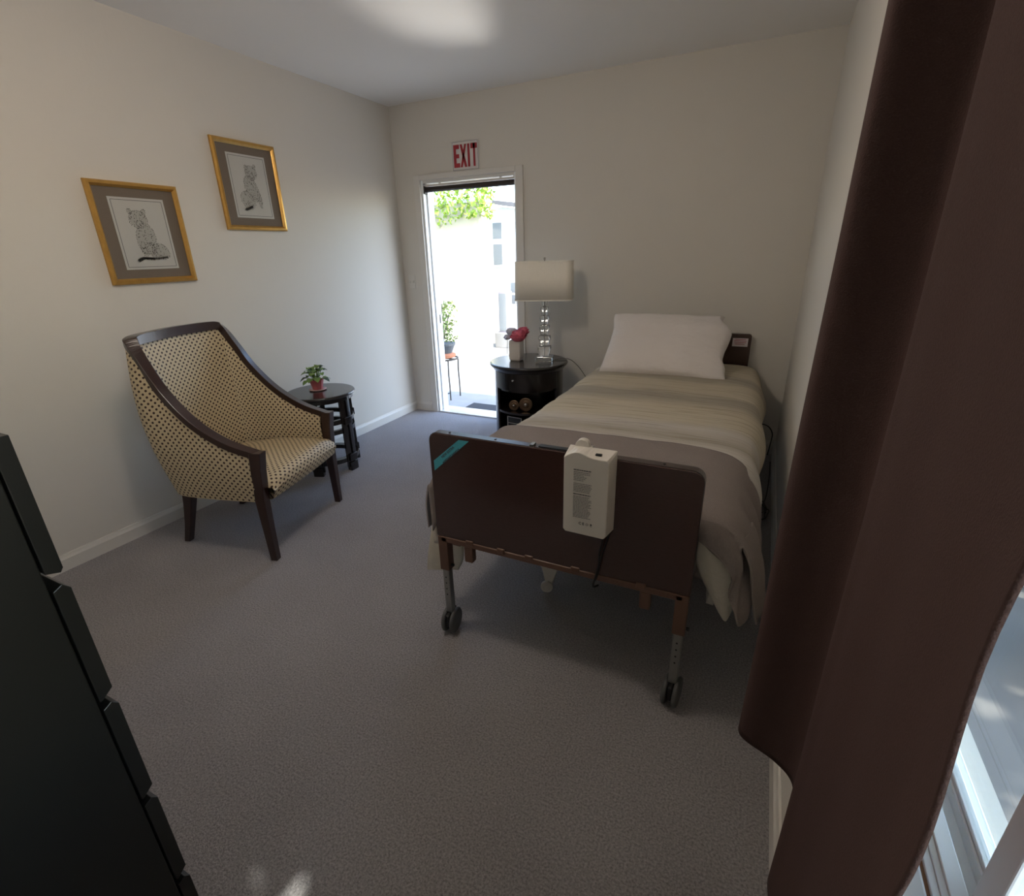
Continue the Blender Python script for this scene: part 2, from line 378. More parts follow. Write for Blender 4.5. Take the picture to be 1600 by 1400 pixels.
# ------------------------------------------------------------------ added globe above the top of the frame, stands in for ambient light
cl = thing('added_fill_globe', 'added warm fill globe on a short stem from the ceiling, out of view', 'fill light', (1.70, -2.82, H))
EM = mat('fill_globe_glow', (.8, .75, .65), .4); pe_ = EM.node_tree.nodes['Principled BSDF']
pe_.inputs['Emission Color'].default_value = (1, .885, .77, 1); pe_.inputs['Emission Strength'].default_value = 5.7
obj('ceiling_plate', lathe(bmesh.new(), [(0, -.02), (.055, -.02), (.06, -.012), (.06, 0), (0, 0)], 32), WHITE, cl)
obj('stem', cyl(bmesh.new(), (0, 0, -.02), (0, 0, -.09), .008), WHITE, cl)
obj('fill_globe', lathe(bmesh.new(), [(.12*math.sin(a), -.20+.12*math.cos(a)) for a in [i*PI/16 for i in range(17)]], 32), EM, cl, smooth=True)

# ------------------------------------------------------------------ pictures on the left wall
def picture(name, label, y0, y1, z0, z1, draw, tw=0):
    t = thing(name, label, 'picture', (.002, (y0+y1)/2, (z0+z1)/2), 0, 'framed drawings on the left wall')
    hw, hh = (y1-y0)/2, (z1-z0)/2; fw = .028
    def moulding(a, b, c, d):
        prof = [(0, 0), (0, .013), (.007, .021), (.017, .022), (.024, .014), (fw, .010), (fw, 0)]
        bm = bmesh.new()
        A, Bv = Vector(a), Vector(b); ia, ib = Vector(c), Vector(d)
        sweep(bm, [[Vector((h, *(A + (ia-A)*(q/fw)))) for q, h in prof], [Vector((h, *(Bv + (ib-Bv)*(q/fw)))) for q, h in prof]])
        obj('frame_rail', bm, GOLD, t)
    c = [(-hw, hh), (hw, hh), (hw, -hh), (-hw, -hh)]; ci = [(-hw+fw, hh-fw), (hw-fw, hh-fw), (hw-fw, -hh+fw), (-hw+fw, -hh+fw)]
    for k in range(4): moulding(c[k], c[(k+1) % 4], ci[k], ci[(k+1) % 4])
    obj('mat_board', B(0, .006, -hw+fw*.8, hw-fw*.8, -hh+fw*.8, hh-fw*.8), MATB, t)
    pw, ph = (hw-fw)*.70, (hh-fw)*.80; oz = .0
    pp = obj('print_sheet', B(.0055, .0066, -pw, pw, -ph+oz, ph+oz), DRAWP, t)
    bm = bmesh.new()
    for s in (-1, 1):
        box(bm, .0066, .0071, s*pw*.91-.0014, s*pw*.91+.0014, -ph*.93+oz, ph*.93+oz)
        box(bm, .0066, .0071, -pw*.91, pw*.91, s*ph*.93-.0014+oz, s*ph*.93+.0014+oz)
    obj('ruled_border', bm, FINK, pp)
    shading, marks = bmesh.new(), bmesh.new()
    draw(shading, marks, pw, ph)
    obj('pencil_tone', shading, PENCL, pp); obj('pencil_marks', marks, PENCIL, pp, kind='stuff')
    return t
def fblob(bm, cx, cz, a, b, ang, h, n=14, wob=.0, seed=0):
    r = random.Random(seed); vs = []
    for k in range(n):
        q = 2*PI*k/n; rr = 1 + r.uniform(-wob, wob)
        u, v = a*rr*math.cos(q), b*rr*math.sin(q)
        vs.append(bm.verts.new((h, cx+u*math.cos(ang)-v*math.sin(ang), cz+u*math.sin(ang)+v*math.cos(ang))))
    bm.faces.new(vs)
def stroke(bm, p, q, wd, h):
    p, q = Vector(p), Vector(q); d = (q-p); 
    if d.length < 1e-6: return
    n = Vector((-d.y, d.x)).normalized()*wd
    bm.faces.new([bm.verts.new((h, *v)) for v in (p-n, q-n*.4, q+n*.4, p+n)])
def cub(parts, tail, seed):
    def draw(sh, mk, pw, ph):
        r = random.Random(seed)
        for k, (cx, cz, a, b, ang) in enumerate(parts):
            fblob(sh, cx*pw, cz*ph, a*pw, b*ph, ang, .0072+.00012*k, 18, .05, seed+k)
            n = int(26*(a+b)*2.2)
            for i in range(n):       # outline hairs
                q = 2*PI*i/n + r.uniform(-.05, .05); ca, sa = math.cos(q), math.sin(q)
                u, v = a*pw*ca, b*ph*sa
                P = (cx*pw+u*math.cos(ang)-v*math.sin(ang), cz*ph+u*math.sin(ang)+v*math.cos(ang))
                Q = (P[0]+r.uniform(-.006, .006), P[1]-r.uniform(.002, .009))
                stroke(mk, P, Q, r.uniform(.0008, .0018), .0086)
            for i in range(int(130*a*b*4)):    # rosettes
                rad = math.sqrt(r.random())*.9; q = r.uniform(0, 2*PI)
                u, v = a*pw*rad*math.cos(q), b*ph*rad*math.sin(q)
                x, z = cx*pw+u*math.cos(ang)-v*math.sin(ang), cz*ph+u*math.sin(ang)+v*math.cos(ang)
                fblob(mk, x, z, r.uniform(.0016, .0042), r.uniform(.0010, .0022), r.uniform(0, 3), .0085, 5, .3, i)
        for (x0, z0), (x1, z1) in zip(tail, tail[1:]):
            for i in range(9):
                t = i/9; x, z = (x0+(x1-x0)*t)*pw, (z0+(z1-z0)*t)*ph
                fblob(sh, x, z, .008, .008, 0, .0084, 8); 
                if i % 3 == 0: stroke(mk, (x, z-.008), (x+.002, z+.007), .0020, .0088)
                if i % 2: stroke(mk, (x, z-.008), (x+.004, z-.0085), .0007, .0088)
    return draw
cub1 = cub([(.42, -.48, .34, .22, -.5), (.0, -.12, .36, .44, -.12), (-.16, -.42, .12, .22, .1), (.12, -.44, .12, .22, 0), (-.12, .42, .33, .25, 0),
            (-.38, .64, .08, .07, .4), (.14, .64, .08, .07, -.4), (-.10, .30, .14, .10, 0)], [(.62, -.66), (.1, -.70), (-.3, -.68), (-.52, -.76)], 5)
cub2 = cub([(-.28, -.42, .34, .30, .7), (.02, -.05, .34, .42, .3), (.36, -.38, .11, .26, .05), (.12, .46, .30, .22, -.2), (-.10, .62, .08, .07, .3),
            (.34, .66, .08, .07, -.3), (.14, .34, .14, .10, 0)], [(-.10, -.62), (-.34, -.70), (-.52, -.74)], 9)
picture('framed_picture', 'gold framed pencil drawing of a sitting spotted cub, lower left and larger of the two', -2.428, -1.980, 1.342, 1.831, cub1)
picture('framed_picture', 'gold framed pencil drawing of a spotted cub hung higher, nearer the door', -1.710, -1.264, 1.621, 2.123, cub2)

# ------------------------------------------------------------------ exit sign
es = thing('exit_sign', 'white square sign with red EXIT letters above the doorway', 'sign', (.714, -.002, 2.176))
sg = obj('sign_panel', B(-.122, .122, -.006, 0, -.104, .104), PAPER, es, bevel=.002)
bm = bmesh.new()
for s in (-1, 1): box(bm, s*.116-.001, s*.116+.001, -.0068, -.006, -.098, .098); box(bm, -.116, .116, -.0068, -.006, s*.098-.001, s*.098+.001)
obj('sign_border', bm, FINK, sg)
F0 = lambda p: Vector((p[0], -.006, p[1])); F1 = lambda p: Vector((p[0], -.0075, p[1]))
zt, zb = .080, -.080
def letter(polys):
    bm = bmesh.new()
    for p in polys: prism(bm, p, F0, F1)
    obj('letter', bm, RED, sg)
q = lambda a, b, c, d: [(a, c), (b, c), (b, d), (a, d)]
letter([q(-.106, -.082, zb, zt), q(-.082, -.053, zt-.030, zt), q(-.082, -.055, -.014, .014), q(-.082, -.050, zb, zb+.030)])
letter([[(-.046, zt), (-.026, zt), (.016, zb), (-.006, zb)], [(.014, zt), (-.004, zt), (-.046, zb), (-.026, zb)]])
letter([q(.023, .043, zb, zt)])
letter([q(.074, .092, zb, zt), q(.052, .110, zt-.036, zt)])

# ------------------------------------------------------------------ armchair
ch = thing('armchair', 'barrel back armchair in gold fabric with dark dots and cherry wood frame', 'armchair', (.85, -2.196, 0), math.atan2(.26996, .96287))
ctl = [(.012, -.325, .578), (-.15, -.328, .632), (-.30, -.326, .728), (-.42, -.318, .862), (-.49, -.31, .985), (-.545, -.295, 1.085),
       (-.570, -.262, 1.108), (-.590, -.14, 1.112), (-.597, 0, 1.114)]
ctl = ctl + [(a, -b, c) for a, b, c in ctl[-2::-1]]
RAIL = spline(ctl, 8); NR = len(RAIL)-1
def rail_at(s):
    f = s*NR; i = min(int(f), NR-1); return RAIL[i].lerp(RAIL[i+1], f-i)
def rail_n(s):       # outward horizontal normal
    a = rail_at(max(0, s-.01)); b = rail_at(min(1, s+.01)); d = b-a; d.z = 0; d.normalize(); return Vector((d.y, -d.x, 0)) * 1
ctr = Vector((-.2, 0, 0))
def nout(s):
    n = rail_n(s); p = rail_at(s)
    return n if n.dot(p-ctr) > 0 else -n
LEN = [0]
for a, b in zip(RAIL, RAIL[1:]): LEN.append(LEN[-1] + ((b-a).xy).length)
def plen(s):
    f = s*NR; i = min(int(f), NR-1); return LEN[i]+(LEN[i+1]-LEN[i])*(f-i)
def base_at(s):      # plan outline of the shell low down: a little tighter and rounder
    p = rail_at(s); k = sstep(.0, .35, min(s, 1-s))
    x = p.x*(1-.07*k); y = p.y*(1-.06*sstep(.15, .42, min(s, 1-s)))
    if s > .3 and s < .7: pass
    return Vector((x, y, .335))
SH0 = .017
def shell(off, zlow, bulge, ztop):
    def fn(s, t):
        s = SH0 + (1-2*SH0)*s
        a = base_at(s); b = rail_at(s); n = nout(s); z = zlow + (b.z - ztop - zlow)*t
        k = (z-.335)/max(.05, b.z-.335)
        p = a.lerp(b, k); p.z = z
        k2 = sstep(.12, .32, min(s, 1-s)) if off > 0 else 0
        return p + n*(off + .010*k2 + (bulge + .030*k2)*math.sin(PI*min(1, max(0, t))))
    return fn
def uvf(zlow):
    return lambda s, t: (plen(s), zlow + (rail_at(s).z-zlow)*t)
bm = grid(bmesh.new(), shell(.016, .335, .012, .012), 96, 16, uvf(.335)); outer = obj('outer_upholstery', bm, DOTS, ch, smooth=True)
bm = grid(bmesh.new(), shell(-.020, .40, -.012, .010), 96, 16, uvf(.40)); obj('inner_upholstery', bm, DOTS, ch, smooth=True)
# filler edge between the two skins at the bottom
bm = grid(bmesh.new(), lambda s, t: base_at(SH0+(1-2*SH0)*s) + nout(SH0+(1-2*SH0)*s)*(.016-.04*t), 96, 1, lambda s, t: (plen(s), .335+.03*t)); obj('shell_hem', bm, DOTS, ch)
frames = []
for i in range(0, 121):
    s = i/120; p = rail_at(s); n = nout(s); m = min(s, 1-s)
    wdt = .024 + .008*sstep(.25, .42, m); hgt = .017 + .006*sstep(.3, .42, m)
    d = (rail_at(min(1, s+.01)) - rail_at(max(0, s-.01))).normalized(); up = d.cross(n).normalized()
    if up.z < 0: up = -up
    frames.append([p+n*wdt+up*hgt*.8, p-n*wdt+up*hgt, p-n*wdt-up*hgt, p+n*wdt-up*hgt])
bm = sweep(bmesh.new(), frames); obj('top_rail', bm, DARKW, ch, bevel=.004)
for sgn in (-1, 1):
    def sec(u0, u1, v, w2, z): return [Vector((u0, sgn*(v-w2), z)), Vector((u1, sgn*(v-w2), z)), Vector((u1, sgn*(v+w2), z)), Vector((u0, sgn*(v+w2), z))]
    bm = sweep(bmesh.new(), [sec(-.036, .000, .330, .018, 0), sec(-.040, .002, .330, .021, .18), sec(-.046, .005, .328, .024, .34), sec(-.034, .020, .326, .025, .50), sec(-.024, .036, .325, .026, .597)])
    obj('leg', bm, DARKW, ch, bevel=.004)
    bm = sweep(bmesh.new(), [sec(-.640, -.606, .225, .017, 0), sec(-.600, -.562, .228, .019, .12), sec(-.565, -.515, .232, .022, .25), sec(-.545, -.485, .235, .024, .345)])
    obj('leg', bm, DARKW, ch, bevel=.003)
def seat_fn(a, b):
    # a: across, b: from back of seat over the top and down the front
    v = (a-.5)*2
    path = [(-.50, .435), (-.30, .452), (-.12, .458), (0, .452), (.030, .432), (.040, .40), (.034, .365), (.020, .338), (-.02, .333), (-.20, .333), (-.50, .333)]
    f = b*(len(path)-1); i = min(int(f), len(path)-2); P = Vector(path[i]).lerp(Vector(path[i+1]), f-i)
    wdt = .306 - .05*sstep(-.3, -.5, P.x)
    z = P.y
    if z > .40: z -= .022*abs(v)**4
    return Vector((P.x + .012*(1-v*v)*sstep(-.05, .03, P.x), v*wdt, z))
SEATL = [0]
for k in range(10):
    SEATL.append(SEATL[-1] + math.dist(((-.50, .435), (-.30, .452), (-.12, .458), (0, .452), (.030, .432), (.040, .40), (.034, .365), (.020, .338), (-.02, .333), (-.20, .333), (-.50, .333))[k], ((-.50, .435), (-.30, .452), (-.12, .458), (0, .452), (.030, .432), (.040, .40), (.034, .365), (.020, .338), (-.02, .333), (-.20, .333), (-.50, .333))[k+1]))
def seat_uv(a, b):
    return (a*.6, SEATL[min(10, int(b*10))] + (SEATL[min(10, int(b*10)+1)]-SEATL[min(10, int(b*10))])*(b*10-int(b*10)))
bm = grid(bmesh.new(), seat_fn, 24, 50, seat_uv); bmesh.ops.holes_fill(bm, edges=[e for e in bm.edges if e.is_boundary], sides=0); obj('seat', bm, DOTS, ch, smooth=True)

# ------------------------------------------------------------------ round side table
st = thing('side_table', 'small round espresso drum side table behind the armchair', 'table', (.27, -1.45, 0))
bm = lathe(bmesh.new(), [(0, .545), (.222, .545), (.233, .550), (.236, .558), (.233, .567), (.225, .570), (0, .570)], 48); obj('table_top', bm, ESP, st, smooth=False, bevel=.002)
def ring(bm, r0, r1, z0, z1, a0=0, a1=2*PI, n=48):
    fr = []
    for i in range(n+1):
        a = a0+(a1-a0)*i/n; c, s = math.cos(a), math.sin(a)
        fr.append([Vector((r*c, r*s, z)) for r, z in ((r0, z0), (r1, z0), (r1, z1), (r0, z1))])
    return sweep(bm, fr)
obj('apron', ring(bmesh.new(), .200, .216, .520, .545), ESP, st)
for z in (.305, .375): obj('hoop', ring(bmesh.new(), .178, .203, z-.016, z+.016), ESP, st)
obj('base_hoop', ring(bmesh.new(), .158, .203, .072, .102), ESP, st)
for k in range(5):
    a = math.radians(2 - 72*k)
    for da in (-.135, .135):
        bm = ring(bmesh.new(), .192, .210, .03, .522, a+da-.085, a+da+.085, 3); obj('leg_slat', bm, ESP, st)
    bm = ring(bmesh.new(), .180, .222, 0, .065, a-.17, a+.17, 5); obj('foot', bm, ESP, st, bevel=.003)
    for z in (.375, .10):
        obj('joint_block', ring(bmesh.new(), .200, .226, z-.026, z+.026, a-.16, a+.16, 5), ESP, st, bevel=.003)

# potted african violet like plant
def leaf(bm, base, tip, wid, lift=.01, fold=.15):
    base, tip = Vector(base), Vector(tip); d = tip-base; s = d.cross(Vector((0, 0, 1)))
    if s.length < 1e-4: s = Vector((1, 0, 0))
    s.normalize(); rows = []
    for t, wv in ((0, .12), (.25, .75), (.55, 1), (.8, .7), (1, .05)):
        p = base + d*t + Vector((0, 0, lift*math.sin(PI*t)))
        rows.append([bm.verts.new(p - s*wid*wv + Vector((0, 0, fold*wid*wv))), bm.verts.new(p), bm.verts.new(p + s*wid*wv + Vector((0, 0, fold*wid*wv)))])
    for a, b in zip(rows, rows[1:]):
        bm.faces.new((a[0], a[1], b[1], b[0])); bm.faces.new((a[1], a[2], b[2], b[1]))
pl = thing('potted_plant', 'small leafy green plant in a pink pot on the round side table', 'plant', (.235, -1.435, .570))
bm = bmesh.new(); lathe(bm, [(0, 0), (.045, 0), (.060, .006), (.060, .010), (.04, .006), (0, .006)], 28); obj('saucer', bm, PALEP, pl, smooth=True)
def sqpot(bm, r0, r1, z0, z1, n=8):
    lathe(bm, [(0, z0), (r0, z0), (r1, z1), (r1-.005, z1), (r1-.008, z1-.012), (0, z1-.012)], n)
bm = bmesh.new(); sqpot(bm, .034, .050, .007, .076); obj('pot', bm, PINK, pl, bevel=.002)
bm = bmesh.new(); lathe(bm, [(0, .0625), (.036, .0625)], 12); obj('soil', bm, SOIL, pl)
for k in range(26):
    a = k*2.4 + rnd.uniform(-.2, .2); ring_ = k % 3; L = (.065, .092, .118)[ring_]*rnd.uniform(.85, 1.1); zt_ = (.150, .135, .100)[ring_]+rnd.uniform(-.012, .012)
    c, s = math.cos(a), math.sin(a); bm = bmesh.new()
    tube(bm, [(.008*c, .008*s, .063), (L*.45*c, L*.45*s, zt_-.012)], .0024, 5, 1)
    leaf(bm, (L*.4*c, L*.4*s, zt_-.015), (L*c, L*s, zt_-.016*ring_), .026, .014)
    obj('leaf', bm, LEAF if k % 4 else LEAFD, pl, smooth=True)

# ------------------------------------------------------------------ drum nightstand
ns = thing('nightstand', 'round black drum nightstand with open front shelves beside the bed', 'nightstand', (1.42, -.40, 0))
bm = lathe(bmesh.new(), [(0, .632), (.293, .632), (.302, .638), (.305, .647), (.302, .656), (.294, .660), (0, .660)], 64); obj('table_top', bm, ESP, ns, bevel=.002)
bm = lathe(bmesh.new(), [(.255, .610), (.278, .610), (.292, .632), (.255, .632)], 64); obj('cornice', bm, ESP, ns)
fa = math.atan2(-3.97+.40, 3.01-1.42) - .12
op = math.radians(58)
RB = .268
obj('drum_wall', ring(bmesh.new(), RB-.016, RB, .03, .612, fa+op, fa+2*PI-op, 60), ESP, ns)
dw = obj('drawer_front', ring(bmesh.new(), RB-.016, RB+.003, .478, .606, fa-op+.01, fa+op-.01, 30), ESP, ns, bevel=.002)
bm = bmesh.new(); kd = Vector((math.cos(fa-.33), math.sin(fa-.33), 0)); cyl(bm, kd*(RB+.002)+Vector((0, 0, .56)), kd*(RB+.016)+Vector((0, 0, .56)), .005, .006, 12)
obj('knob', bm, mat('crystal_knob', (.6, .6, .62), .15), dw)
def disc(z0, z1, r): return lathe(bmesh.new(), [(0, z0), (r, z0), (r, z1), (0, z1)], 48)
obj('shelf', disc(.460, .476, RB-.018), ESP, ns); obj('shelf', disc(.288, .304, RB-.004), ESP, ns); obj('shelf', disc(.03, .05, RB-.004), ESP, ns)
obj('plinth', ring(bmesh.new(), RB-.03, RB+.006, 0, .035), ESP, ns)
# divider frame standing in the lower niche
def onns(ang, r, z): return Vector((1.42 + r*math.cos(fa+ang), -.40 + r*math.sin(fa+ang), z))
def fmtx(p, yaw, tilt=0): return Matrix.Translation(p) @ Matrix.Rotation(yaw, 4, 'Z') @ Matrix.Rotation(tilt, 4, 'Y')
# brass discs on the shelf
def dish(name, label, ang, r, rad, tilt):
    t = bpy.data.objects.new(name, None); COL.objects.link(t); tag(t, label, 'candle holder')
    p = onns(ang, r, .306 + rad); t.matrix_world = fmtx(p, fa+ang*.3, tilt)
    Rr = Matrix.Rotation(PI/2, 4, 'Y')
    bm = lathe(bmesh.new(), [(0, -.004), (rad*.6, -.004), (rad, .006), (rad, .010), (rad*.72, .004), (rad*.42, .006), (rad*.38, .014), (rad*.30, .014), (rad*.28, .004), (0, .004)], 32)
    bmesh.ops.transform(bm, matrix=Rr, verts=bm.verts); obj('dish', bm, BRASS, t, smooth=True)
    bm = lathe(bmesh.new(), [(0, .004), (rad*.22, .004), (rad*.22, .018), (rad*.12, .024), (0, .024)], 20)
    bmesh.ops.transform(bm, matrix=Rr, verts=bm.verts); obj('centre_cup', bm, mat('silvered_cup', (.6, .56, .5), .25, metal=.6), t, smooth=True)
    bm = bmesh.new(); cyl(bm, (-.004, 0, -rad*.3), (-.05, 0, -rad+.002), .004, n=8); obj('prop', bm, BRASS, t)
    return t
dish('brass_candle_dish', 'round brass dish propped on the nightstand upper shelf, the larger right one', -.02, .19, .052, -.12)
dish('brass_candle_dish', 'smaller brass dish with metal lip on the nightstand shelf, left one', -.50, .20, .040, -.12)
# wire bound case in lower niche
t = bpy.data.objects.new('metal_trimmed_case', None); COL.objects.link(t); tag(t, 'dark upright case with thin metal edges in the nightstand lower niche', 'box')
t.matrix_world = fmtx(onns(-.42, .175, .051), fa-.42)
obj('case_body', B(-.05, .05, -.062, .062, 0, .205), mat('smoked_case', (.02, .02, .02), .25), t, bevel=.003)
MET = mat('brushed_edge_metal', (.40, .38, .34), .3, metal=.8)
for y in (-.062, .062): obj('edge_strip', B(.048, .053, y-.003, y+.003, 0, .207), MET, t)
for z in (.205, .155): obj('edge_strip', B(.048, .053, -.062, .062, z-.003, z+.003), MET, t)
for z in (.035, .062, .09, .118): obj('louvre', B(.05, .056, -.052, .052, z, z+.012), BLACKW, t)

# lamp
lp = thing('table_lamp', 'crystal block table lamp with ivory rectangular shade on the nightstand', 'lamp', (1.535, -.355, .660), math.radians(14))
obj('lamp_base', B(-.066, .066, -.055, .055, 0, .034), CRYS, lp, bevel=.004)
obj('base_plate', B(-.060, .060, -.05, .05, .001, .006), MET, lp)
zc = .036
for hw_, hh_ in ((.048, .075), (.043, .070), (.038, .066), (.033, .060), (.028, .055), (.023, .050)):
    bm = bmesh.new()
    sweep(bm, [[Vector((x*a, y*a, z)) for x, y in ((-1, -1), (1, -1), (1, 1), (-1, 1))] for a, z in ((hw_*.72, zc), (hw_, zc+hh_*.75), (hw_*.92, zc+hh_))])
    obj('crystal_block', bm, CRYS, lp, bevel=.0015)
    obj('spacer', B(-.011, .011, -.011, .011, zc+hh_, zc+hh_+.010), MET, lp); zc += hh_+.010
bm = bmesh.new(); cyl(bm, (0, 0, .03), (0, 0, .74), .004, n=10); cyl(bm, (0, 0, .735), (0, 0, .75), .007, n=10); obj('stem', bm, MET, lp)
def rrect(hx, hy, r, n=8):
    out = []
    for cx, cy, a0 in ((hx-r, hy-r, 0), (-hx+r, hy-r, PI/2), (-hx+r, -hy+r, PI), (hx-r, -hy+r, 3*PI/2)):
        for k in range(n+1):
            a = a0 + PI/2*k/n; out.append((cx+r*math.cos(a), cy+r*math.sin(a)))
    return out
bm = bmesh.new(); A = rrect(.205, .12, .055); N = len(A)
lo = [bm.verts.new((x*1.02, y*1.02, .458)) for x, y in A]; hi = [bm.verts.new((x, y, .722)) for x, y in A]
for i in range(N): bm.faces.new((lo[i], lo[(i+1) % N], hi[(i+1) % N], hi[i]))
shd = obj('lamp_shade', bm, SHADE, lp, smooth=True, solid=.003)
for z, k in ((.458, 1.022), (.722, 1.002)):
    bm = sweep(bmesh.new(), [[Vector((x*k*m, y*k*m, z+dz)) for m, dz in ((1, -.004), (1.012, -.004), (1.012, .004), (1, .004))] for x, y in A+[A[0]]]); obj('shade_trim', bm, SHADE, shd)
bm = bmesh.new(); cyl(bm, (-.19, 0, .715), (.19, 0, .715), .002, n=6); cyl(bm, (0, -.11, .715), (0, .11, .715), .002, n=6); obj('shade_spider', bm, MET, lp)
o = obj('lamp_cord', tube(bmesh.new(), [(1.60, -.33, .665), (1.66, -.30, .668), (1.72, -.26, .655), (1.78, -.18, .56), (1.84, -.10, .40), (1.86, -.05, .2), (1.86, -.03, .05)], .0028), CORD, lp)
o.parent = None; tag(o, 'thin grey lamp cord curving off the nightstand down the wall', 'cord')

# vase with flowers
vs = thing('flower_vase', 'white ceramic vase standing near the nightstand left edge', 'vase', (1.325, -.42, .660))
bm = bmesh.new(); A = rrect(.5, .5, .16, 5)
frs = [[Vector((x*s, y*s, z)) for x, y in A] for s, z in ((.078, 0), (.092, .012), (.096, .03), (.094, .14), (.088, .155), (.078, .155), (.078, .05))]
sweep(bm, frs); obj('vase_body', bm, VASE, vs, smooth=False, bevel=.002)
def rose(name, label, loc, r, m, seed):
    t = thing(name, label, 'flower', loc, 0, 'artificial roses in the white vase'); rr = random.Random(seed)
    for L, (n, rad, hgt, lean) in enumerate(((3, .22, .75, .15), (4, .42, .70, .35), (5, .66, .55, .62), (6, .9, .34, .95), (6, 1.0, .12, 1.25))):
        for k in range(n):
            a = 2*PI*(k/n) + L*.7 + rr.uniform(-.15, .15); c, s = math.cos(a), math.sin(a); wd_ = rad*r*PI/n*1.15
            bm = bmesh.new(); jt = rr.uniform(.86, 1.12)
            def fn(u, v):
                th_ = a + (u-.5)*(2.4-.18*L); ph = -1.0 + v*(2.05-.30*L); Rk = r*(.34+.165*L)*jt*(1+.28*v**3*(L > 0)) + r*.07*math.sin(6*u+k)*v
                w_ = math.cos(ph)*(1-.15*v)
                return Vector((Rk*w_*math.cos(th_), Rk*w_*math.sin(th_), Rk*math.sin(ph)*.95 - .10*r*abs(u-.5)*2*v))
            grid(bm, fn, 4, 4); obj('petal', bm, m, t, smooth=True, solid=.0006)
    bm = bmesh.new(); cyl(bm, (0, 0, -r*.3), (-.01, .0, -.14), .002, n=6); obj('stem', bm, LEAFD, t)
    return t
rose('artificial_rose', 'large pink rose bloom leaning right in the white vase', (1.355, -.445, .868), .062, ROSE, 1)
rose('artificial_rose', 'pink rose bloom behind the large one in the vase', (1.37, -.39, .893), .045, ROSE, 2)
rose('artificial_rose', 'pale white rose bloom on the left of the white vase', (1.278, -.40, .885), .046, ROSEW, 3)
rose('artificial_rose', 'small white rosebud low at the vase left rim', (1.262, -.44, .845), .030, ROSEW, 4)

# ------------------------------------------------------------------ hospital bed
bed = thing('hospital_bed', 'adjustable hospital bed with dark laminate footboard on casters', 'bed', (2.47, -1.33, 0))
BX, BY = 2.47, -1.33
def bx(*a): # world coordinates -> bed space box
    return B(a[0]-BX, a[1]-BX, a[2]-BY, a[3]-BY, a[4], a[5])
def rboard(x0, x1, z0, z1, y0, y1, r):
    pts = [(x0, z0), (x1, z0)] + [(x1-r+r*math.cos(a), z1-r+r*math.sin(a)) for a in [i*PI/12 for i in range(7)]] + [(x0+r-r*math.sin(a), z1-r+r*math.cos(a)) for a in [i*PI/12 for i in range(7)]]
    return prism(bmesh.new(), pts, lambda p: Vector((p[0]-BX, y0-BY, p[1])), lambda p: Vector((p[0]-BX, y1-BY, p[1])))
FY = -2.60
fb = obj('footboard', rboard(2.012, 2.934, .452, .868, FY, FY+.035, .035), LAM, bed, bevel=.002)
bm = bmesh.new()
e0 = [(2.012, .455)] + [(2.012+.035-.035*math.cos(a), .868-.035+.035*math.sin(a)) for a in [i*PI/16 for i in range(9)]] + [(2.934-.035+.035*math.sin(a), .868-.035+.035*math.cos(a)) for a in [i*PI/16 for i in range(9)]] + [(2.934, .455)]
cx_, cz_ = 2.473, .6
def eoff(p, d):
    v = Vector((p[0]-cx_, p[1]-cz_)); sx_ = 1 if v.x > 0 else -1
    return (p[0]+d*sx_*(1 if abs(v.x) > .43 else 0), p[1]+d*(1 if p[1] > .84 else 0))
sweep(bm, [[Vector((p[0]-BX, FY+a-BY, p[1])) for p, a in ((eoff(P, -.0005), .003), (eoff(P, .002), .003), (eoff(P, .002), .034), (eoff(P, -.0005), .034))] for P in e0])
obj('edge_band', bm, BOARDEDGE, fb)
for x in (2.09, 2.27, 2.41, 2.82): 
    bm = bmesh.new(); cyl(bm, (x-BX, FY+.018-BY, .8695), (x-BX, FY+.018-BY, .872), .004, n=10); obj('edge_plug', bm, BLACKP, fb)
obj('top_bracket', bx(2.43, 2.53, FY+.006, FY+.028, .870, .874), BLACKP, fb); obj('latch_tab', bx(2.40, 2.412, FY+.004, FY+.03, .870, .876), STEEL, fb)
# teal sticker, diagonal
dv = Vector((2.158-2.026, .855-.738)).normalized(); nv = Vector((-dv.y, dv.x))
p1, p2, p3, p4 = (2.026, .723), (2.026, .762), (2.136, .856), (2.176, .856)
sk = obj('teal_sticker', prism(bmesh.new(), [p1, p4, p3, p2], lambda p: Vector((p[0]-BX, FY-.0002-BY, p[1])), lambda p: Vector((p[0]-BX, FY-.0008-BY, p[1]))), TEAL, fb, label='teal diagonal corner sticker with two lines of print')
ang = math.atan2(.856-.723, 2.176-2.026)
def tm(x, z, a=0, y=FY-.0009, n='-y'):
    return Matrix.Translation((x-BX, y-BY, z)) @ Matrix.Rotation(PI/2, 4, 'X') @ Matrix.Rotation(a, 4, 'Z')
text('print', 'NEW EXTRA', .0125, tm(2.088, .803, ang), INK, sk, .0002, .0004)
text('print', 'ASSISTANT HANDLE', .0105, tm(2.100, .790, ang), INK, sk, .0002, .0004)
obj('headboard', rboard(2.03, 2.972, .42, .880, -.075, -.042, .02), LAM, bed, bevel=.003)
hs = obj('warning_label', bx(2.852, 2.952, -.0762, -.0752, .792, .850), STICK, bed, label='white label with red print')
bm = bmesh.new()
for i, (a, b) in enumerate(((.016, .086), (.010, .090), (.012, .088), (.016, .080))): box(bm, 2.852+a-BX, 2.852+b-BX, -.0768-BY, -.0763-BY, .840-i*.011, .8435-i*.011)
obj('print', bm, RED, hs)
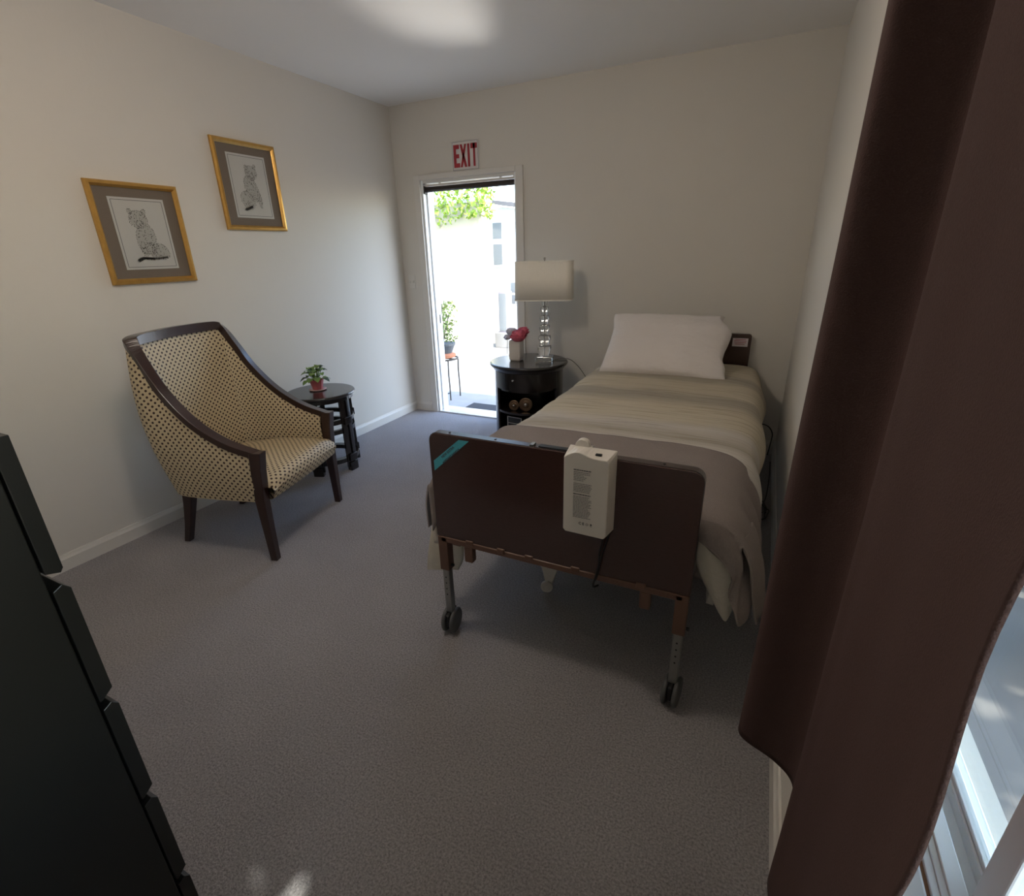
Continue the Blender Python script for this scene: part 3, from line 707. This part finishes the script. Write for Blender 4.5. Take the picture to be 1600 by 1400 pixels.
# steel rail below the footboard, sleeves, legs, casters
obj('foot_rail', bx(2.03, 2.915, FY-.004, FY+.034, .430, .452), BROWNM, bed, bevel=.003)
for x in (2.155, 2.285, 2.395, 2.565, 2.785): obj('rail_tab', bx(x-.016, x+.016, FY-.007, FY, .440, .462), BROWNM, bed, bevel=.004)
for x in (2.145, 2.80): obj('hanger_bracket', bx(x-.018, x+.018, FY-.002, FY+.03, .362, .432), BROWNM, bed, bevel=.006)
for sx_, x in ((-1, 2.035), (1, 2.912)):
    obj('leg_sleeve', bx(x-.020, x+.020, FY-.004, FY+.036, .30, .45), BROWNM, bed, bevel=.003)
    lg = obj('leg', bx(x-.0145, x+.0145, FY, FY+.030, .095, .33), STEEL, bed, bevel=.004, label='silver telescoping leg with peg holes')
    bm = bmesh.new()
    for z in (.265, .238, .211, .184): cyl(bm, (x-BX, FY-.0006-BY, z), (x-BX, FY+.002-BY, z), .0032, n=10)
    obj('peg_holes', bm, BLACKP, lg)
    bm = bmesh.new(); cyl(bm, (x+.021-BX, FY+.015-BY, .32), (x+.031-BX, FY+.015-BY, .32), .006, n=10); obj('set_screw', bm, BLACKP, bed)
def caster(x, y, r=.05, yaw=0.):
    c = bpy.data.objects.new('caster', None); COL.objects.link(c); c.parent = bed; c.location = (x-BX, y-BY, r); c.rotation_euler = (0, 0, yaw)
    for s in (-1, 1):
        bm = lathe(bmesh.new(), [(0, -.009), (r*.55, -.009), (r*.9, -.008), (r, -.003), (r, .003), (r*.9, .008), (r*.55, .009), (0, .009)], 28)
        bmesh.ops.transform(bm, matrix=Matrix.Translation((s*.018, 0, 0)) @ Matrix.Rotation(PI/2, 4, 'Y'), verts=bm.verts); obj('wheel', bm, GREYP, c, smooth=False, bevel=.002)
    bm = bmesh.new(); box(bm, -.008, .008, -r*.75, r*.75, -r*.3, r*.82); cyl(bm, (0, .0, r*.5), (0, .0, r*1.25), .009, n=10); obj('caster_body', bm, BLACKP, c, bevel=.006)
    return c
caster(2.035, -2.585, .052, .12); caster(2.912, -2.585, .052, -.12); caster(2.05, -.09, .05, .2); caster(2.93, -.09, .05, 0)
for x in (2.05, 2.93): obj('leg', bx(x-.015, x+.015, -.105, -.075, .09, .45), STEEL, bed, bevel=.003)
for x in (2.07, 2.91): obj('side_rail', bx(x-.018, x+.018, FY+.036, -.08, .395, .445), BROWNM, bed, bevel=.004)
for y in (-2.3, -1.75, -1.2, -.65, -.2): obj('cross_bar', bx(2.07, 2.91, y-.015, y+.015, .40, .43), BROWNM, bed, bevel=.003)
obj('spring_deck', bx(2.06, 2.92, -2.52, -.12, .445, .462), mat('dark_deck', (.03, .03, .03), .6), bed)
obj('motor_housing', bx(2.40, 2.56, -1.7, -1.35, .27, .40), GREYP, bed, bevel=.02)
obj('deck_stop', bx(2.20, 2.245, -2.42, -2.39, .33, .40), BLACKP, bed, bevel=.003)
# transport wheel and its bracket under the middle
bm = lathe(bmesh.new(), [(0, -.008), (.012, -.008), (.017, -.010), (.027, -.008), (.028, 0), (.027, .008), (.017, .010), (.012, .008), (0, .008)], 24)
bmesh.ops.transform(bm, matrix=Matrix.Translation((2.300-BX, -2.20-BY, .028)) @ Matrix.Rotation(.3, 4, 'Z') @ Matrix.Rotation(PI/2, 4, 'X'), verts=bm.verts)
obj('transport_wheel', bm, CREAMP, bed, bevel=.001)
bm = bmesh.new(); prism(bm, [(2.245, .165), (2.365, .165), (2.345, .12), (2.318, .03), (2.288, .03), (2.268, .11)], lambda p: Vector((p[0]-BX, -2.185-BY, p[1])), lambda p: Vector((p[0]-BX, -2.160-BY, p[1])))
box(bm, 2.245-BX, 2.365-BX, -2.185-BY, -2.10-BY, .160, .166); box(bm, 2.27-BX, 2.34-BX, -2.17-BY, -2.13-BY, .166, .40)
obj('wheel_bracket', bm, CREAMP, bed, bevel=.003)
obj('mattress', bx(2.03, 2.95, -2.53, -.11, .462, .635), SHEETM, bed, bevel=.03)

# control box hung on footboard
cb = thing('control_box', 'cream plastic control box with printed text hung on footboard', 'control box', (2.61, -2.60, .60))
def cbq(x): return x-2.61
D0, D1 = -.003, -.060
prof = [(-.064, .030)] + [(-.052+0*0, .030)] 
xs0, xs1 = -.070, .078
top = lambda x: .296 + .016*math.cos((x+.02)/.07*1.5) if x < .045 else .290
outline = [(xs0+.008, .028), (xs1-.008, .026), (xs1, .036)] + [(xs1, .282)] + [(x, .292 + .014*math.exp(-((x+.025)/.030)**2)) for x in [xs1-.006-i*.012 for i in range(11)]] + [(xs0, .286), (xs0, .036)]
bm = prism(bmesh.new(), outline, lambda p: Vector((p[0], D0, p[1] if p[1] < .2 else .300)), lambda p: Vector((p[0] - (.010 if p[0] > .06 else 0), D1, p[1]-(.006 if p[1] > .2 else 0))))
body = obj('box_body', bm, CREAMP, cb, bevel=.0025)
bm = bmesh.new(); cyl(bm, (-.03, -.010, .300), (-.03, .012, .300), .022, n=24); obj('hook_boss', bm, CREAMP, cb, bevel=.002)
obj('hook', B(-.05, -.01, -.004, .044, .278, .286), CREAMP, cb, bevel=.002); obj('hook_lip', B(-.05, -.01, .038, .044, .25, .286), CREAMP, cb)
obj('release_slot', B(.022, .040, -.045, -.035, .291, .2955), BLACKP, cb)
def bars(z0, n, dz, x0, x1, hgt, seed, jag=.012):
    r = random.Random(seed); bm = bmesh.new()
    for i in range(n):
        x = x0; e = x1 - r.uniform(0, jag)
        while x < e:
            l_ = r.uniform(.003, .009); box(bm, x, min(e, x+l_), D1-.0006, D1, z0-i*dz, z0-i*dz+hgt); x += l_+.0012
    return bm
pr = obj('printed_heading', bars(.243, 1, .01, -.038, .016, .0028, 1, .002), INK, body); obj('printed_heading', bars(.163, 1, .01, -.038, .018, .0028, 2, .002), INK, body)
obj('printed_text', bars(.236, 6, .0052, -.038, .020, .0018, 3, .03), FINK, body, kind='stuff')
obj('printed_text', bars(.199, 6, .0052, -.038, .022, .0018, 4), FINK, body, kind='stuff')
obj('printed_text', bars(.156, 16, .0047, -.038, .020, .0017, 5), FINK, body, kind='stuff')
text('certification_mark', 'C E', .012, Matrix.Translation((-.010, D1-.0004, .066)) @ Matrix.Rotation(PI/2, 4, 'X'), INK, body, .0003, .0003)
bm = ring(bmesh.new(), .0030, .0042, 0, .0004, n=16); bmesh.ops.transform(bm, matrix=Matrix.Translation((.008, D1, .066)) @ Matrix.Rotation(PI/2, 4, 'X'), verts=bm.verts); box(bm, .0178, .0235, D1-.0004, D1, .0645, .070); box(bm, .0178, .0235, D1-.0004, D1, .0612, .0625)
obj('certification_mark', bm, INK, body)
cinv = Matrix.Translation((-2.61, 2.60, -.60))
for pts_, r_ in (([(2.656, -2.635, .632), (2.660, -2.628, .60), (2.652, -2.622, .55), (2.650, -2.618, .50), (2.64, -2.615, .455), (2.632, -2.612, .41), (2.64, -2.58, .395)], .0035),
                 ([(2.676, -2.612, .638), (2.672, -2.610, .60), (2.655, -2.608, .53), (2.645, -2.607, .46), (2.634, -2.612, .425)], .0025)):
    bm = tube(bmesh.new(), pts_, r_); bmesh.ops.transform(bm, matrix=cinv, verts=bm.verts)
    obj('cord', bm, BLKC, cb, label='black cord hanging down to the bed rail')

# ------------------------------------------------------------------ bedding
XL, XR = 1.975, 3.035
def comfort(a, b):
    y = -.10 - 2.42*b
    # cross section: left hem -> top -> right hem
    LD, RD = .30, .27
    xr = 3.040 + .022*math.sin(b*3.0) - .03*sstep(.78, .95, b); xl = XL + .01*math.sin(b*5)
    tz = .655 + .006*math.sin(b*7) + .012*sstep(.5, .9, b)
    L = [(-.02, -LD), (-.022, -.16), (-.012, -.055), (.03, -.012), (.12, .004), (.3, .008), (.5, .012), (.7, .008), (.88, .004), (.97, -.016), (1.012, -.062), (1.035, -.15), (1.02, -RD)]
    f = a*(len(L)-1); i = min(int(f), len(L)-2); t = f-i
    P0 = L[max(i-1, 0)]; P1 = L[i]; P2 = L[i+1]; P3 = L[min(i+2, len(L)-1)]
    q_ = [.5*((2*P1[k])+(P2[k]-P0[k])*t+(2*P0[k]-5*P1[k]+4*P2[k]-P3[k])*t*t+(3*P1[k]-P0[k]-3*P2[k]+P3[k])*t**3) for k in (0, 1)]
    x = xl + (xr-xl)*q_[0]; z = tz + q_[1]
    side = max(sstep(.30, .05, a), sstep(.72, .95, a))
    z += .010*nz(x*2.2, y*7) + .004*nz(x*5, y*22)
    z += -.010*math.exp(-((y+.98+.08*math.sin(x*3))/.03)**2)*(1-side) - .008*math.exp(-((y+1.35-.05*math.sin(x*4))/.03)**2)*(1-side)
    if a > .75: x += side*(.014*math.sin(y*9+1)+.012*nz(y*3, 5))*(1 if q_[1] < -.03 else .3)
    z += -.04*sstep(.1, 0, b)*side
    if a > .6: x -= .045*sstep(.76, .86, b)*sstep(.7, .85, a)
    z -= .018*sstep(.78, .86, b)
    return Vector((x, y, z))
cf = obj('comforter', grid(bmesh.new(), comfort, 84, 130), COMF, smooth=True, solid=.022)
tag(cf, 'cream and beige striped comforter spread over the hospital bed', 'comforter')
# corner of comforter drooping past the footboard
def lobe(pts_l, pts_r, y, puff, nl=14):
    L_ = spline([Vector((*p, 0)) for p in pts_l], 5); R_ = spline([Vector((*p, 0)) for p in pts_r], 5); n = min(len(L_), len(R_))-1
    def mk(sgn):
        def fn(u, v):
            i = u*n; k = min(int(i), n-1); l_ = L_[k].lerp(L_[k+1], i-k); r_ = R_[k].lerp(R_[k+1], i-k); p = l_.lerp(r_, v)
            return Vector((p.x, y + .02*u*0 - sgn*puff*math.sqrt(max(0, math.sin(PI*v)))*math.sqrt(max(0, math.sin(PI*min(.98, max(.02, u))))) + .004*nz(p.x*30, p.y*14), p.y))
        return fn
    bm = grid(bmesh.new(), mk(1), 24, 14); grid(bm, mk(-1), 24, 14); bmesh.ops.remove_doubles(bm, verts=bm.verts, dist=.0015); return bm
obj('comforter_corner', lobe([(2.934, .66), (2.927, .60), (2.928, .555), (2.942, .515), (2.968, .465), (3.002, .405), (3.034, .352)], [(2.960, .66), (3.000, .61), (3.036, .555), (3.058, .50), (3.064, .45), (3.058, .40), (3.046, .352)], -2.535, .022), QUILT, cf, smooth=True, label='pale quilted corner hanging below the throw')
obj('comforter_corner', lobe([(1.93, .50), (1.90, .42), (1.865, .28), (1.845, .165)], [(2.03, .50), (2.04, .42), (2.04, .28), (2.01, .21)], -2.47, .010), QUILT, cf, smooth=True, label='pale corner hanging at the left of the footboard')

# taupe throw across the foot
def throw(a, b):
    # b: 0 = far edge (y -1.97) .. 1 = foot end ; a: left hem .. right hem
    far = -1.955 - .03*math.sin(a*4) - .04*sstep(.8, 1, a)
    y = far + (-2.50-far)*min(1, b/.72)
    foot = max(0, (b-.72)/.28)
    L = [(-.045, -.26), (-.045, -.15), (-.02, -.05), (.03, -.002), (.12, .016), (.3, .020), (.5, .023), (.7, .020), (.86, .014), (.955, -.012), (1.012, -.07), (1.050, -.17), (1.062, -.33)]
    f = a*(len(L)-1); i = min(int(f), len(L)-2); t = f-i
    P0 = L[max(i-1, 0)]; P1 = L[i]; P2 = L[i+1]; P3 = L[min(i+2, len(L)-1)]
    q_ = [.5*((2*P1[k])+(P2[k]-P0[k])*t+(2*P0[k]-5*P1[k]+4*P2[k]-P3[k])*t*t+(3*P1[k]-P0[k]-3*P2[k]+P3[k])*t**3) for k in (0, 1)]
    x = 1.970 + 1.070*q_[0]; z = .690 + q_[1]
    drop = max(0, -q_[1]-.02)
    if a > .6:
        x += drop*(.10*sstep(-2.1, -2.5, y) ) + min(1, drop*6)*.016*math.sin(y*34+drop*9)
        z += .04*sstep(-2.35, -2.05, y)*sstep(.95, 1, a)
    z += .005*nz(x*6, y*9)
    # foot end: turns down behind the footboard
    if foot > 0:
        ang = min(1, foot*2.4)*PI/2; r_ = .035
        y = -2.50 - r_*math.sin(ang)*.9
        dn = r_*(1-math.cos(ang)) + max(0, foot-.41)*.30*(1 if a < .9 else 0)
        z -= dn*(1 if drop < .05 else 0)
    return Vector((x, y, z))
th = obj('throw_blanket', grid(bmesh.new(), throw, 90, 50), THROW, smooth=True, solid=.007)
tag(th, 'taupe fleece throw folded across the foot of the bed', 'blanket')
# bunched corner of the throw facing the foot, hanging in folds
topc = spline([(2.925, -2.535, .690), (2.962, -2.535, .690), (2.998, -2.530, .675), (3.022, -2.52, .655), (3.040, -2.50, .635), (3.052, -2.475, .620), (3.064, -2.44, .610), (3.072, -2.39, .605), (3.076, -2.33, .605)], 5)
hemc = spline([(2.925, -2.553, .632), (2.965, -2.562, .610), (3.018, -2.568, .566), (3.044, -2.573, .50), (3.060, -2.575, .43), (3.072, -2.57, .372), (3.094, -2.53, .372), (3.116, -2.45, .42), (3.128, -2.37, .44)], 5)
def corner(u, v):
    f = u*(len(topc)-1); i = min(int(f), len(topc)-2); A_ = topc[i].lerp(topc[i+1], f-i); B_ = hemc[i].lerp(hemc[i+1], f-i)
    p = A_.lerp(B_, v); n = Vector((.45+.5*u, -1+.8*u, 0)).normalized()
    rip = .011*v**.6*(math.sin(u*15 + v*4.2) + .6*math.sin(u*27 - v*2+1))*min(1, u*5)
    bul = .014*math.sin(PI*min(1, v*1.1))
    return p + n*(rip+bul)
obj('throw_corner', grid(bmesh.new(), corner, 60, 30), THROW, th, smooth=True, solid=.007, label='bunched throw corner hanging in folds past the footboard')

# pillow
pw_, ph_ = .405, .27
def pil(sgn):
    def fn(u, v):
        x = (u-.5)*2; y = (v-.5)*2
        e = (1-abs(x)**2.6)*(1-abs(y)**2.6)
        th_ = .085*max(0, e)**.42 * sgn
        cx2 = 1 - .045*(1-abs(y)**2)*abs(x)**3; cy2 = 1 - .05*(1-abs(x)**2)*abs(y)**3
        X = x*pw_*cx2; Y = y*ph_*cy2
        if x > .8 and sgn: X += .028*sstep(.8, 1, x)*(math.sin(y*6)*.6+nz(y*3, 2))
        X -= .05*sstep(.72, 1, x)*sstep(.45, 1, y)*1.0 - .012*sstep(.8, 1, x)*sstep(-.6, -1, y)
        X -= .015*sstep(-.7, -1, x)*sstep(.3, 1, y)
        return Vector((X + .01*nz(X*8, Y*8), Y + .006*nz(X*9, Y*9, 3), th_*(1+.10*nz(X*5+3, Y*5)) + .009*nz(X*9, Y*12, sgn)*max(0, e)**.3))
    return fn
bm = grid(bmesh.new(), pil(1), 44, 30); grid(bm, pil(-1), 44, 30); bmesh.ops.remove_doubles(bm, verts=bm.verts, dist=.002)
pi_ = thing('pillow', 'white cotton pillow leaning against the dark headboard', 'pillow', (2.455, -.455, .838))
pi_.rotation_euler = (math.radians(41), 0, math.radians(-1))
obj('pillowcase', bm, COTTON, pi_, smooth=True, sub=1)

# cables on floor right of bed
def loopc(cx, cy, r, ph, n=10, sq=1.0, z=.006):
    return [(cx + r*math.cos(ph+2*PI*i/n)*(1+.1*math.sin(3*i)), cy + sq*r*math.sin(ph+2*PI*i/n), z+.004*(i % 3)) for i in range(n+1)]
pts = loopc(3.135, -1.02, .055, 0, 10, 2.2) + loopc(3.14, -.98, .05, .5, 10, 2.0, .014) + loopc(3.145, -1.05, .058, 1, 10, 1.8, .02) + [(3.19, -.80, .01), (3.205, -.50, .01), (3.21, -.2, .008)]
o = obj('cable', tube(bmesh.new(), pts, .0035, 6, 4), BLKC); tag(o, 'coiled black cable on carpet between the bed and right wall', 'cable')
ot = thing('power_outlet', 'pale wall outlet low in the corner right of the bed', 'outlet', (3.10, -.001, .20))
obj('outlet_plate', B(-.035, .035, -.006, 0, -.057, .057), TRIM, ot, bevel=.003)
for z in (-.02, .02): obj('socket', B(-.014, .014, -.0075, -.006, z-.013, z+.013), PAPER, ot, bevel=.002)
o = obj('cable', tube(bmesh.new(), [(3.04, -.10, .17), (3.07, -.07, .215), (3.12, -.05, .235), (3.17, -.05, .22), (3.20, -.045, .17), (3.20, -.045, .11), (3.19, -.07, .01)], .004, 8), BLKC); tag(o, 'black cord arching from behind the bed into the right corner', 'cable')

# ------------------------------------------------------------------ tall black drawer chest
cx0, cx1, cyb, cyf = 1.42, 2.22, -4.19, -3.742
dc = thing('chest_of_drawers', 'tall black six drawer chest standing at the near left', 'chest', ((cx0+cx1)/2, -3.96, 0))
ox, oy = (cx0+cx1)/2, -3.96
def cbx(x0, x1, y0, y1, z0, z1): return B(x0-ox, x1-ox, y0-oy, y1-oy, z0, z1)
obj('side_panel', cbx(cx1-.018, cx1, cyb, cyf-.003, 0, 1.262), BLACKW, dc, bevel=.0015); obj('side_panel', cbx(cx0, cx0+.018, cyb, cyf-.003, 0, 1.262), BLACKW, dc, bevel=.0015)
obj('top_panel', cbx(cx0+.018, cx1-.018, cyb, cyf-.003, 1.240, 1.262), BLACKW, dc, bevel=.0015)
obj('back_panel', cbx(cx0+.018, cx1-.018, cyb, cyb+.006, .02, 1.24), BLACKW, dc)
zz = [1.262, 1.052, .842, .632, .424, .214]
for i, z in enumerate(zz):
    hgt = .188 if i < 5 else .21
    # front slab with a cut-back finger slot along its upper edge
    prof = [(cyf, z-.0), (cyf+.020, z-.0), (cyf+.020, z-hgt), (cyf+.016, z-hgt-.006), (cyf, z-hgt-.0)]
    if i: prof = [(cyf, z-.006), (cyf+.012, z), (cyf+.020, z-.010), (cyf+.020, z-hgt), (cyf+.004, z-hgt-.012), (cyf, z-hgt-.012)]
    bm = prism(bmesh.new(), prof, lambda p: Vector((cx0-ox, p[0]-oy, p[1])), lambda p: Vector((cx1-ox, p[0]-oy, p[1])))
    dr_ = obj('drawer_front', bm, BLACKW, dc, bevel=.001)
    obj('drawer_box', cbx(cx0+.025, cx1-.025, cyb+.02, cyf-.001, z-hgt+.015, z-.035), mat('drawer_board', (.02, .02, .02), .6) if i == 0 else bpy.data.materials['drawer_board'], dr_)
for z in zz[1:]: obj('cross_rail', cbx(cx0+.018, cx1-.018, cyf-.03, cyf-.006, z-.006, z+.02), BLACKW, dc)

# ------------------------------------------------------------------ curtain
cpl = [(3.195, -2.93), (3.150, -2.955), (3.106, -2.985), (3.100, -3.015), (3.115, -3.035), (3.165, -3.06), (3.200, -3.10), (3.200, -3.18), (3.175, -3.26), (3.157, -3.305), (3.160, -3.36),
       (3.166, -3.45), (3.160, -3.54), (3.150, -3.61), (3.140, -3.67), (3.132, -3.715)]
CP = spline([(a, b, 0) for a, b in cpl], 8)
def curt(u, v):
    f = u*(len(CP)-1); i = min(int(f), len(CP)-2); p = CP[i].lerp(CP[i+1], f-i).copy(); z = .43 + 1.83*v
    k = sstep(.55, .2, u); p.y -= .085*k*(z-.43)/1.27
    p.x += .004*nz(p.y*9, z*2)*(1-v) + .003*math.sin(z*2+u*20)
    if u > .93: p.y += .006*math.sin(z*26)*(u-.93)/.07
    return Vector((p.x, p.y, z))
cu = thing('curtain', 'dark brown curtain panel hanging over the right wall window', 'curtain', (3.17, -3.3, .43))
c_ = obj('curtain_panel', grid(bmesh.new(), curt, 150, 90), CURT, None, smooth=True, solid=.003)
c_.parent = cu; c_.matrix_parent_inverse = Matrix.Translation((-3.17, 3.3, -.43))
rd = obj('curtain_rod', cyl(bmesh.new(), (3.165, -4.19, 2.275), (3.165, -2.88, 2.275), .011, n=16), mat('dark_bronze', (.03, .02, .015), .4, metal=.6)); tag(rd, 'dark round rod carrying the brown curtain above the window', 'rod')
for y in (-2.95, -4.15):
    obj('rod_bracket', B(3.155, W, y-.008, y+.008, 2.255, 2.268), BLACKP, rd)

# ------------------------------------------------------------------ outside the back door
def stro(name, bm, m, label, cat, **k):
    return tag(obj(name, bm, m, **k), label, cat)
g = obj('ground_slab', B(-6, 3.2, .13, 9, -.16, -.045), CONC); g['kind'] = 'structure'
dm = thing('door_mat', 'dark rectangular doormat on the step outside the door', 'mat', (.80, .32, -.045))
obj('mat_pile', B(-.42, .42, -.165, .165, 0, .016), MATD, dm, bevel=.004)
# neighbouring low building: cream wall on the left
h1 = thing('garden_wall_building', 'cream stucco building wall under the vine outside the door', 'building', (-1.2, 3.2, 0))
obj('wall', B(-3.0, .28, 0, .2, -.05, 2.15), STUC, h1)
obj('coping', B(-3.0, .30, -.02, .22, 2.15, 2.19), STUCW, h1)
# gabled white house to the right, further back
h2 = thing('gabled_house', 'white gabled house with tall window seen through the doorway', 'building', (-.2, 4.0, 0))
bm = prism(bmesh.new(), [(-1.2, -.05), (2.2, -.05), (2.2, 1.70), (-.78, 2.13), (-1.2, 2.05)], lambda p: Vector((p[0], 0, p[1])), lambda p: Vector((p[0], .2, p[1]))); obj('wall', bm, STUCW, h2)
bm = prism(bmesh.new(), [(-.90, 2.17), (2.3, 1.71), (2.3, 1.77), (-.90, 2.23)], lambda p: Vector((p[0], -.12, p[1])), lambda p: Vector((p[0], .3, p[1]))); obj('roof_edge', bm, ROOFM, h2)
fr = obj('window_frame', B(-.97, -.76, -.03, 0, 1.22, 1.93), STUCW, h2, bevel=.004)
obj('pane', B(-.945, -.785, -.036, -.03, 1.66, 1.90), GLASSW, fr); obj('pane', B(-.945, -.785, -.036, -.03, 1.26, 1.58), GLASSW, fr)
fr2 = obj('window_frame', B(-.66, -.36, -.03, 0, .62, 1.0), STUCW, h2, bevel=.004)
for a, b in ((-.64, -.56), (-.54, -.46), (-.44, -.38)): obj('pane', B(a, b, -.036, -.03, .82, .98), GLASSW, fr2); obj('pane', B(a, b, -.036, -.03, .64, .78), GLASSW, fr2)
bn = thing('utility_cabinet', 'narrow grey metal cabinet against the white house outside', 'cabinet', (-.83, 3.72, -.045))
obj('cabinet_body', B(-.075, .075, -.1, .1, .25, .90), mat('mauve_grey_paint', (.30, .27, .30), .5), bn, bevel=.006); obj('cabinet_base', B(-.14, .16, -.14, .1, 0, .25), CONC, bn, bevel=.01)
obj('cabinet_door', B(-.06, .06, -.106, -.1, .28, .87), GLASSW, bn)
# vine over the wall: foliage is uncountable
def foliage(name, n, fn, size, m, label, cat, seed, parent=None):
    r = random.Random(seed); vv, ff = [], []
    for i in range(n):
        p = Vector(fn(r)); d = Vector((r.uniform(-1, 1), r.uniform(-1, 1), r.uniform(-1.2, .4))).normalized(); s = size*r.uniform(.6, 1.3)
        u = d.orthogonal().normalized(); u = Matrix.Rotation(r.uniform(0, 6.28), 3, d) @ u; wv = d.cross(u)
        k = len(vv); vv += [p-u*s, p-u*s*.3+wv*s*.5, p+u*s*.5+wv*s*.42, p+u*s*1.1, p+u*s*.5-wv*s*.42, p-u*s*.3-wv*s*.5]
        ff.append([k+j for j in range(6)])
    me = bpy.data.meshes.new(name); me.from_pydata([tuple(v) for v in vv], [], ff); me.materials.append(m)
    o = bpy.data.objects.new(name, me); COL.objects.link(o); o['kind'] = 'stuff'
    if parent: o.parent = parent
    else: tag(o, label, cat)
    return o
vt = thing('climbing_vine', 'bright green vine spilling over the cream wall outside the door', 'vine', (-1.2, 3.15, 0))
obj('stem', tube(bmesh.new(), [(-1.7, .0, -.04), (-1.66, .0, .8), (-1.5, -.02, 1.5), (-1.2, .2, 2.1), (.2, .25, 2.2)], .015), IRON, vt)
foliage('leaves', 3000, lambda r: (lambda x: (x, r.uniform(-.18, .3), 2.16 + r.uniform(-.42, .42)*(1-.55*max(0, (x+.5)/1.3)) + .10 - .12*max(0, x)))(r.uniform(-1.7, .42)), .034, VINE, None, None, 11, vt)
# potted shrub on an iron stand, left outside the door
ps = thing('plant_stand', 'black wrought iron plant stand outside the left of doorway', 'stand', (-.03, .62, -.045))
for x in (-.11, .10):
    for y in (-.1, .1):
        obj('leg', tube(bmesh.new(), [(x, y, 0), (x*1.0, y, .15), (x*.95, y, .30), (x, y, .44)], .008, 8), IRON, ps)
obj('stretcher', tube(bmesh.new(), [(-.11, -.1, .08), (0, -.1, .06), (.10, -.1, .08)], .006, 8), IRON, ps)
bm = ring(bmesh.new(), .13, .145, .43, .445, n=24); box(bm, -.14, .14, -.01, .01, .43, .44); box(bm, -.01, .01, -.14, .14, .43, .44); obj('stand_top', bm, IRON, ps)
sp_ = thing('potted_shrub', 'loose green shrub in a dark pot on the iron stand outside', 'plant', (-.04, .62, .402))
bm = lathe(bmesh.new(), [(0, 0), (.10, 0), (.125, .01), (.125, .035), (.10, .045), (.09, .05), (0, .05)], 24); obj('saucer', bm, mat('terracotta', (.42, .17, .09), .8), sp_)
bm = lathe(bmesh.new(), [(0, .045), (.085, .045), (.12, .13), (.128, .135), (.128, .155), (.115, .155), (.11, .14), (0, .14)], 24); obj('pot', bm, mat('slate_pot', (.08, .09, .10), .5), sp_)
for k in range(7):
    a = k*.9; obj('stem', tube(bmesh.new(), [(0, 0, .14), (.03*math.cos(a), .03*math.sin(a), .28), (.09*math.cos(a), .09*math.sin(a), .45+.02*k)], .004, 5), IRON, sp_)
foliage('leaves', 420, lambda r: (lambda a, q, z: (q*math.cos(a), q*math.sin(a), z))(r.uniform(0, 6.28), r.uniform(.02, .17), r.uniform(.17, .58)), .020, SHRUB, None, None, 12, sp_)

# ------------------------------------------------------------------ patio outside the right window
pg_ = obj('patio', B(W+T, 9, -8, .12, -.22, -.12), PATIO); pg_['kind'] = 'structure'
pe = thing('sunshade', 'added unseen vine covered timber pergola shading the patio beyond the window', 'sunshade', (4.8, -3.2, -.12))  # added out of view to keep direct sun off the window
for x, y in ((-1.15, 2.6), (2.1, 2.6), (2.1, -2.6)): obj('post', B(x-.05, x+.05, y-.05, y+.05, 0, 2.55), WOODX, pe)
for x in (-1.15, 2.1): obj('beam', B(x-.05, x+.05, -2.9, 2.9, 2.55, 2.67), WOODX, pe)
for k in range(12): obj('rafter', B(-1.3, 2.4, -2.7+k*.48, -2.66+k*.48, 2.67, 2.75), WOODX, pe)
DAPPLE = [(3.92, -2.02, .010), (3.80, -2.25, .007), (4.02, -2.28, .008), (4.06, -1.86, .006), (3.90, -2.45, .008), (4.15, -2.1, .008), (4.35, -1.1, .03), (4.3, -.8, .02), (4.6, -1.3, .02)]
def canopy(r):  # leaf cover shaped for the light: gaps placed for sun patch and dapples
    while True:
        p = Vector((r.uniform(-1.3, 2.5), r.uniform(-2.9, 2.9), r.uniform(2.70, 2.95)))
        wx, wy, wz = p.x+4.8, p.y-3.2, p.z-.12
        t_ = wz/SUN_DIR.z; fx, fy = wx-SUN_DIR.x*t_, wy-SUN_DIR.y*t_
        if abs(fx-2.17) < .07 and abs(fy+3.56) < .05: continue
        t2 = (wz+.12)/SUN_DIR.z; fx, fy = wx-SUN_DIR.x*t2, wy-SUN_DIR.y*t2
        if any((fx-a)**2+(fy-b)**2 < r2 for a, b, r2 in DAPPLE): continue
        return p
foliage('leaves', 20000, canopy, .085, VINE, None, None, 13, pe)
pn = thing('patio_planter', 'wide grey planter bowl on the patio seen past the curtain', 'planter', (4.42, -1.62, -.12))
bm = lathe(bmesh.new(), [(0, 0), (.16, 0), (.24, .16), (.27, .20), (.27, .22), (.235, .22), (.22, .17), (0, .16)], 36); obj('bowl', bm, mat('grey_glaze', (.30, .33, .33), .4), pn)
bc = thing('patio_bench', 'pale weathered plank bench standing in sun on the patio', 'bench', (4.95, -.9, -.12), .5)
for y in (-.12, 0, .12): obj('seat_plank', B(-.7, .7, y-.05, y+.05, .38, .41), WOODX, bc, bevel=.004)
for x in (-.6, .6):
    for y in (-.12, .12): obj('leg', B(x-.03, x+.03, y-.03, y+.03, 0, .38), WOODX, bc)
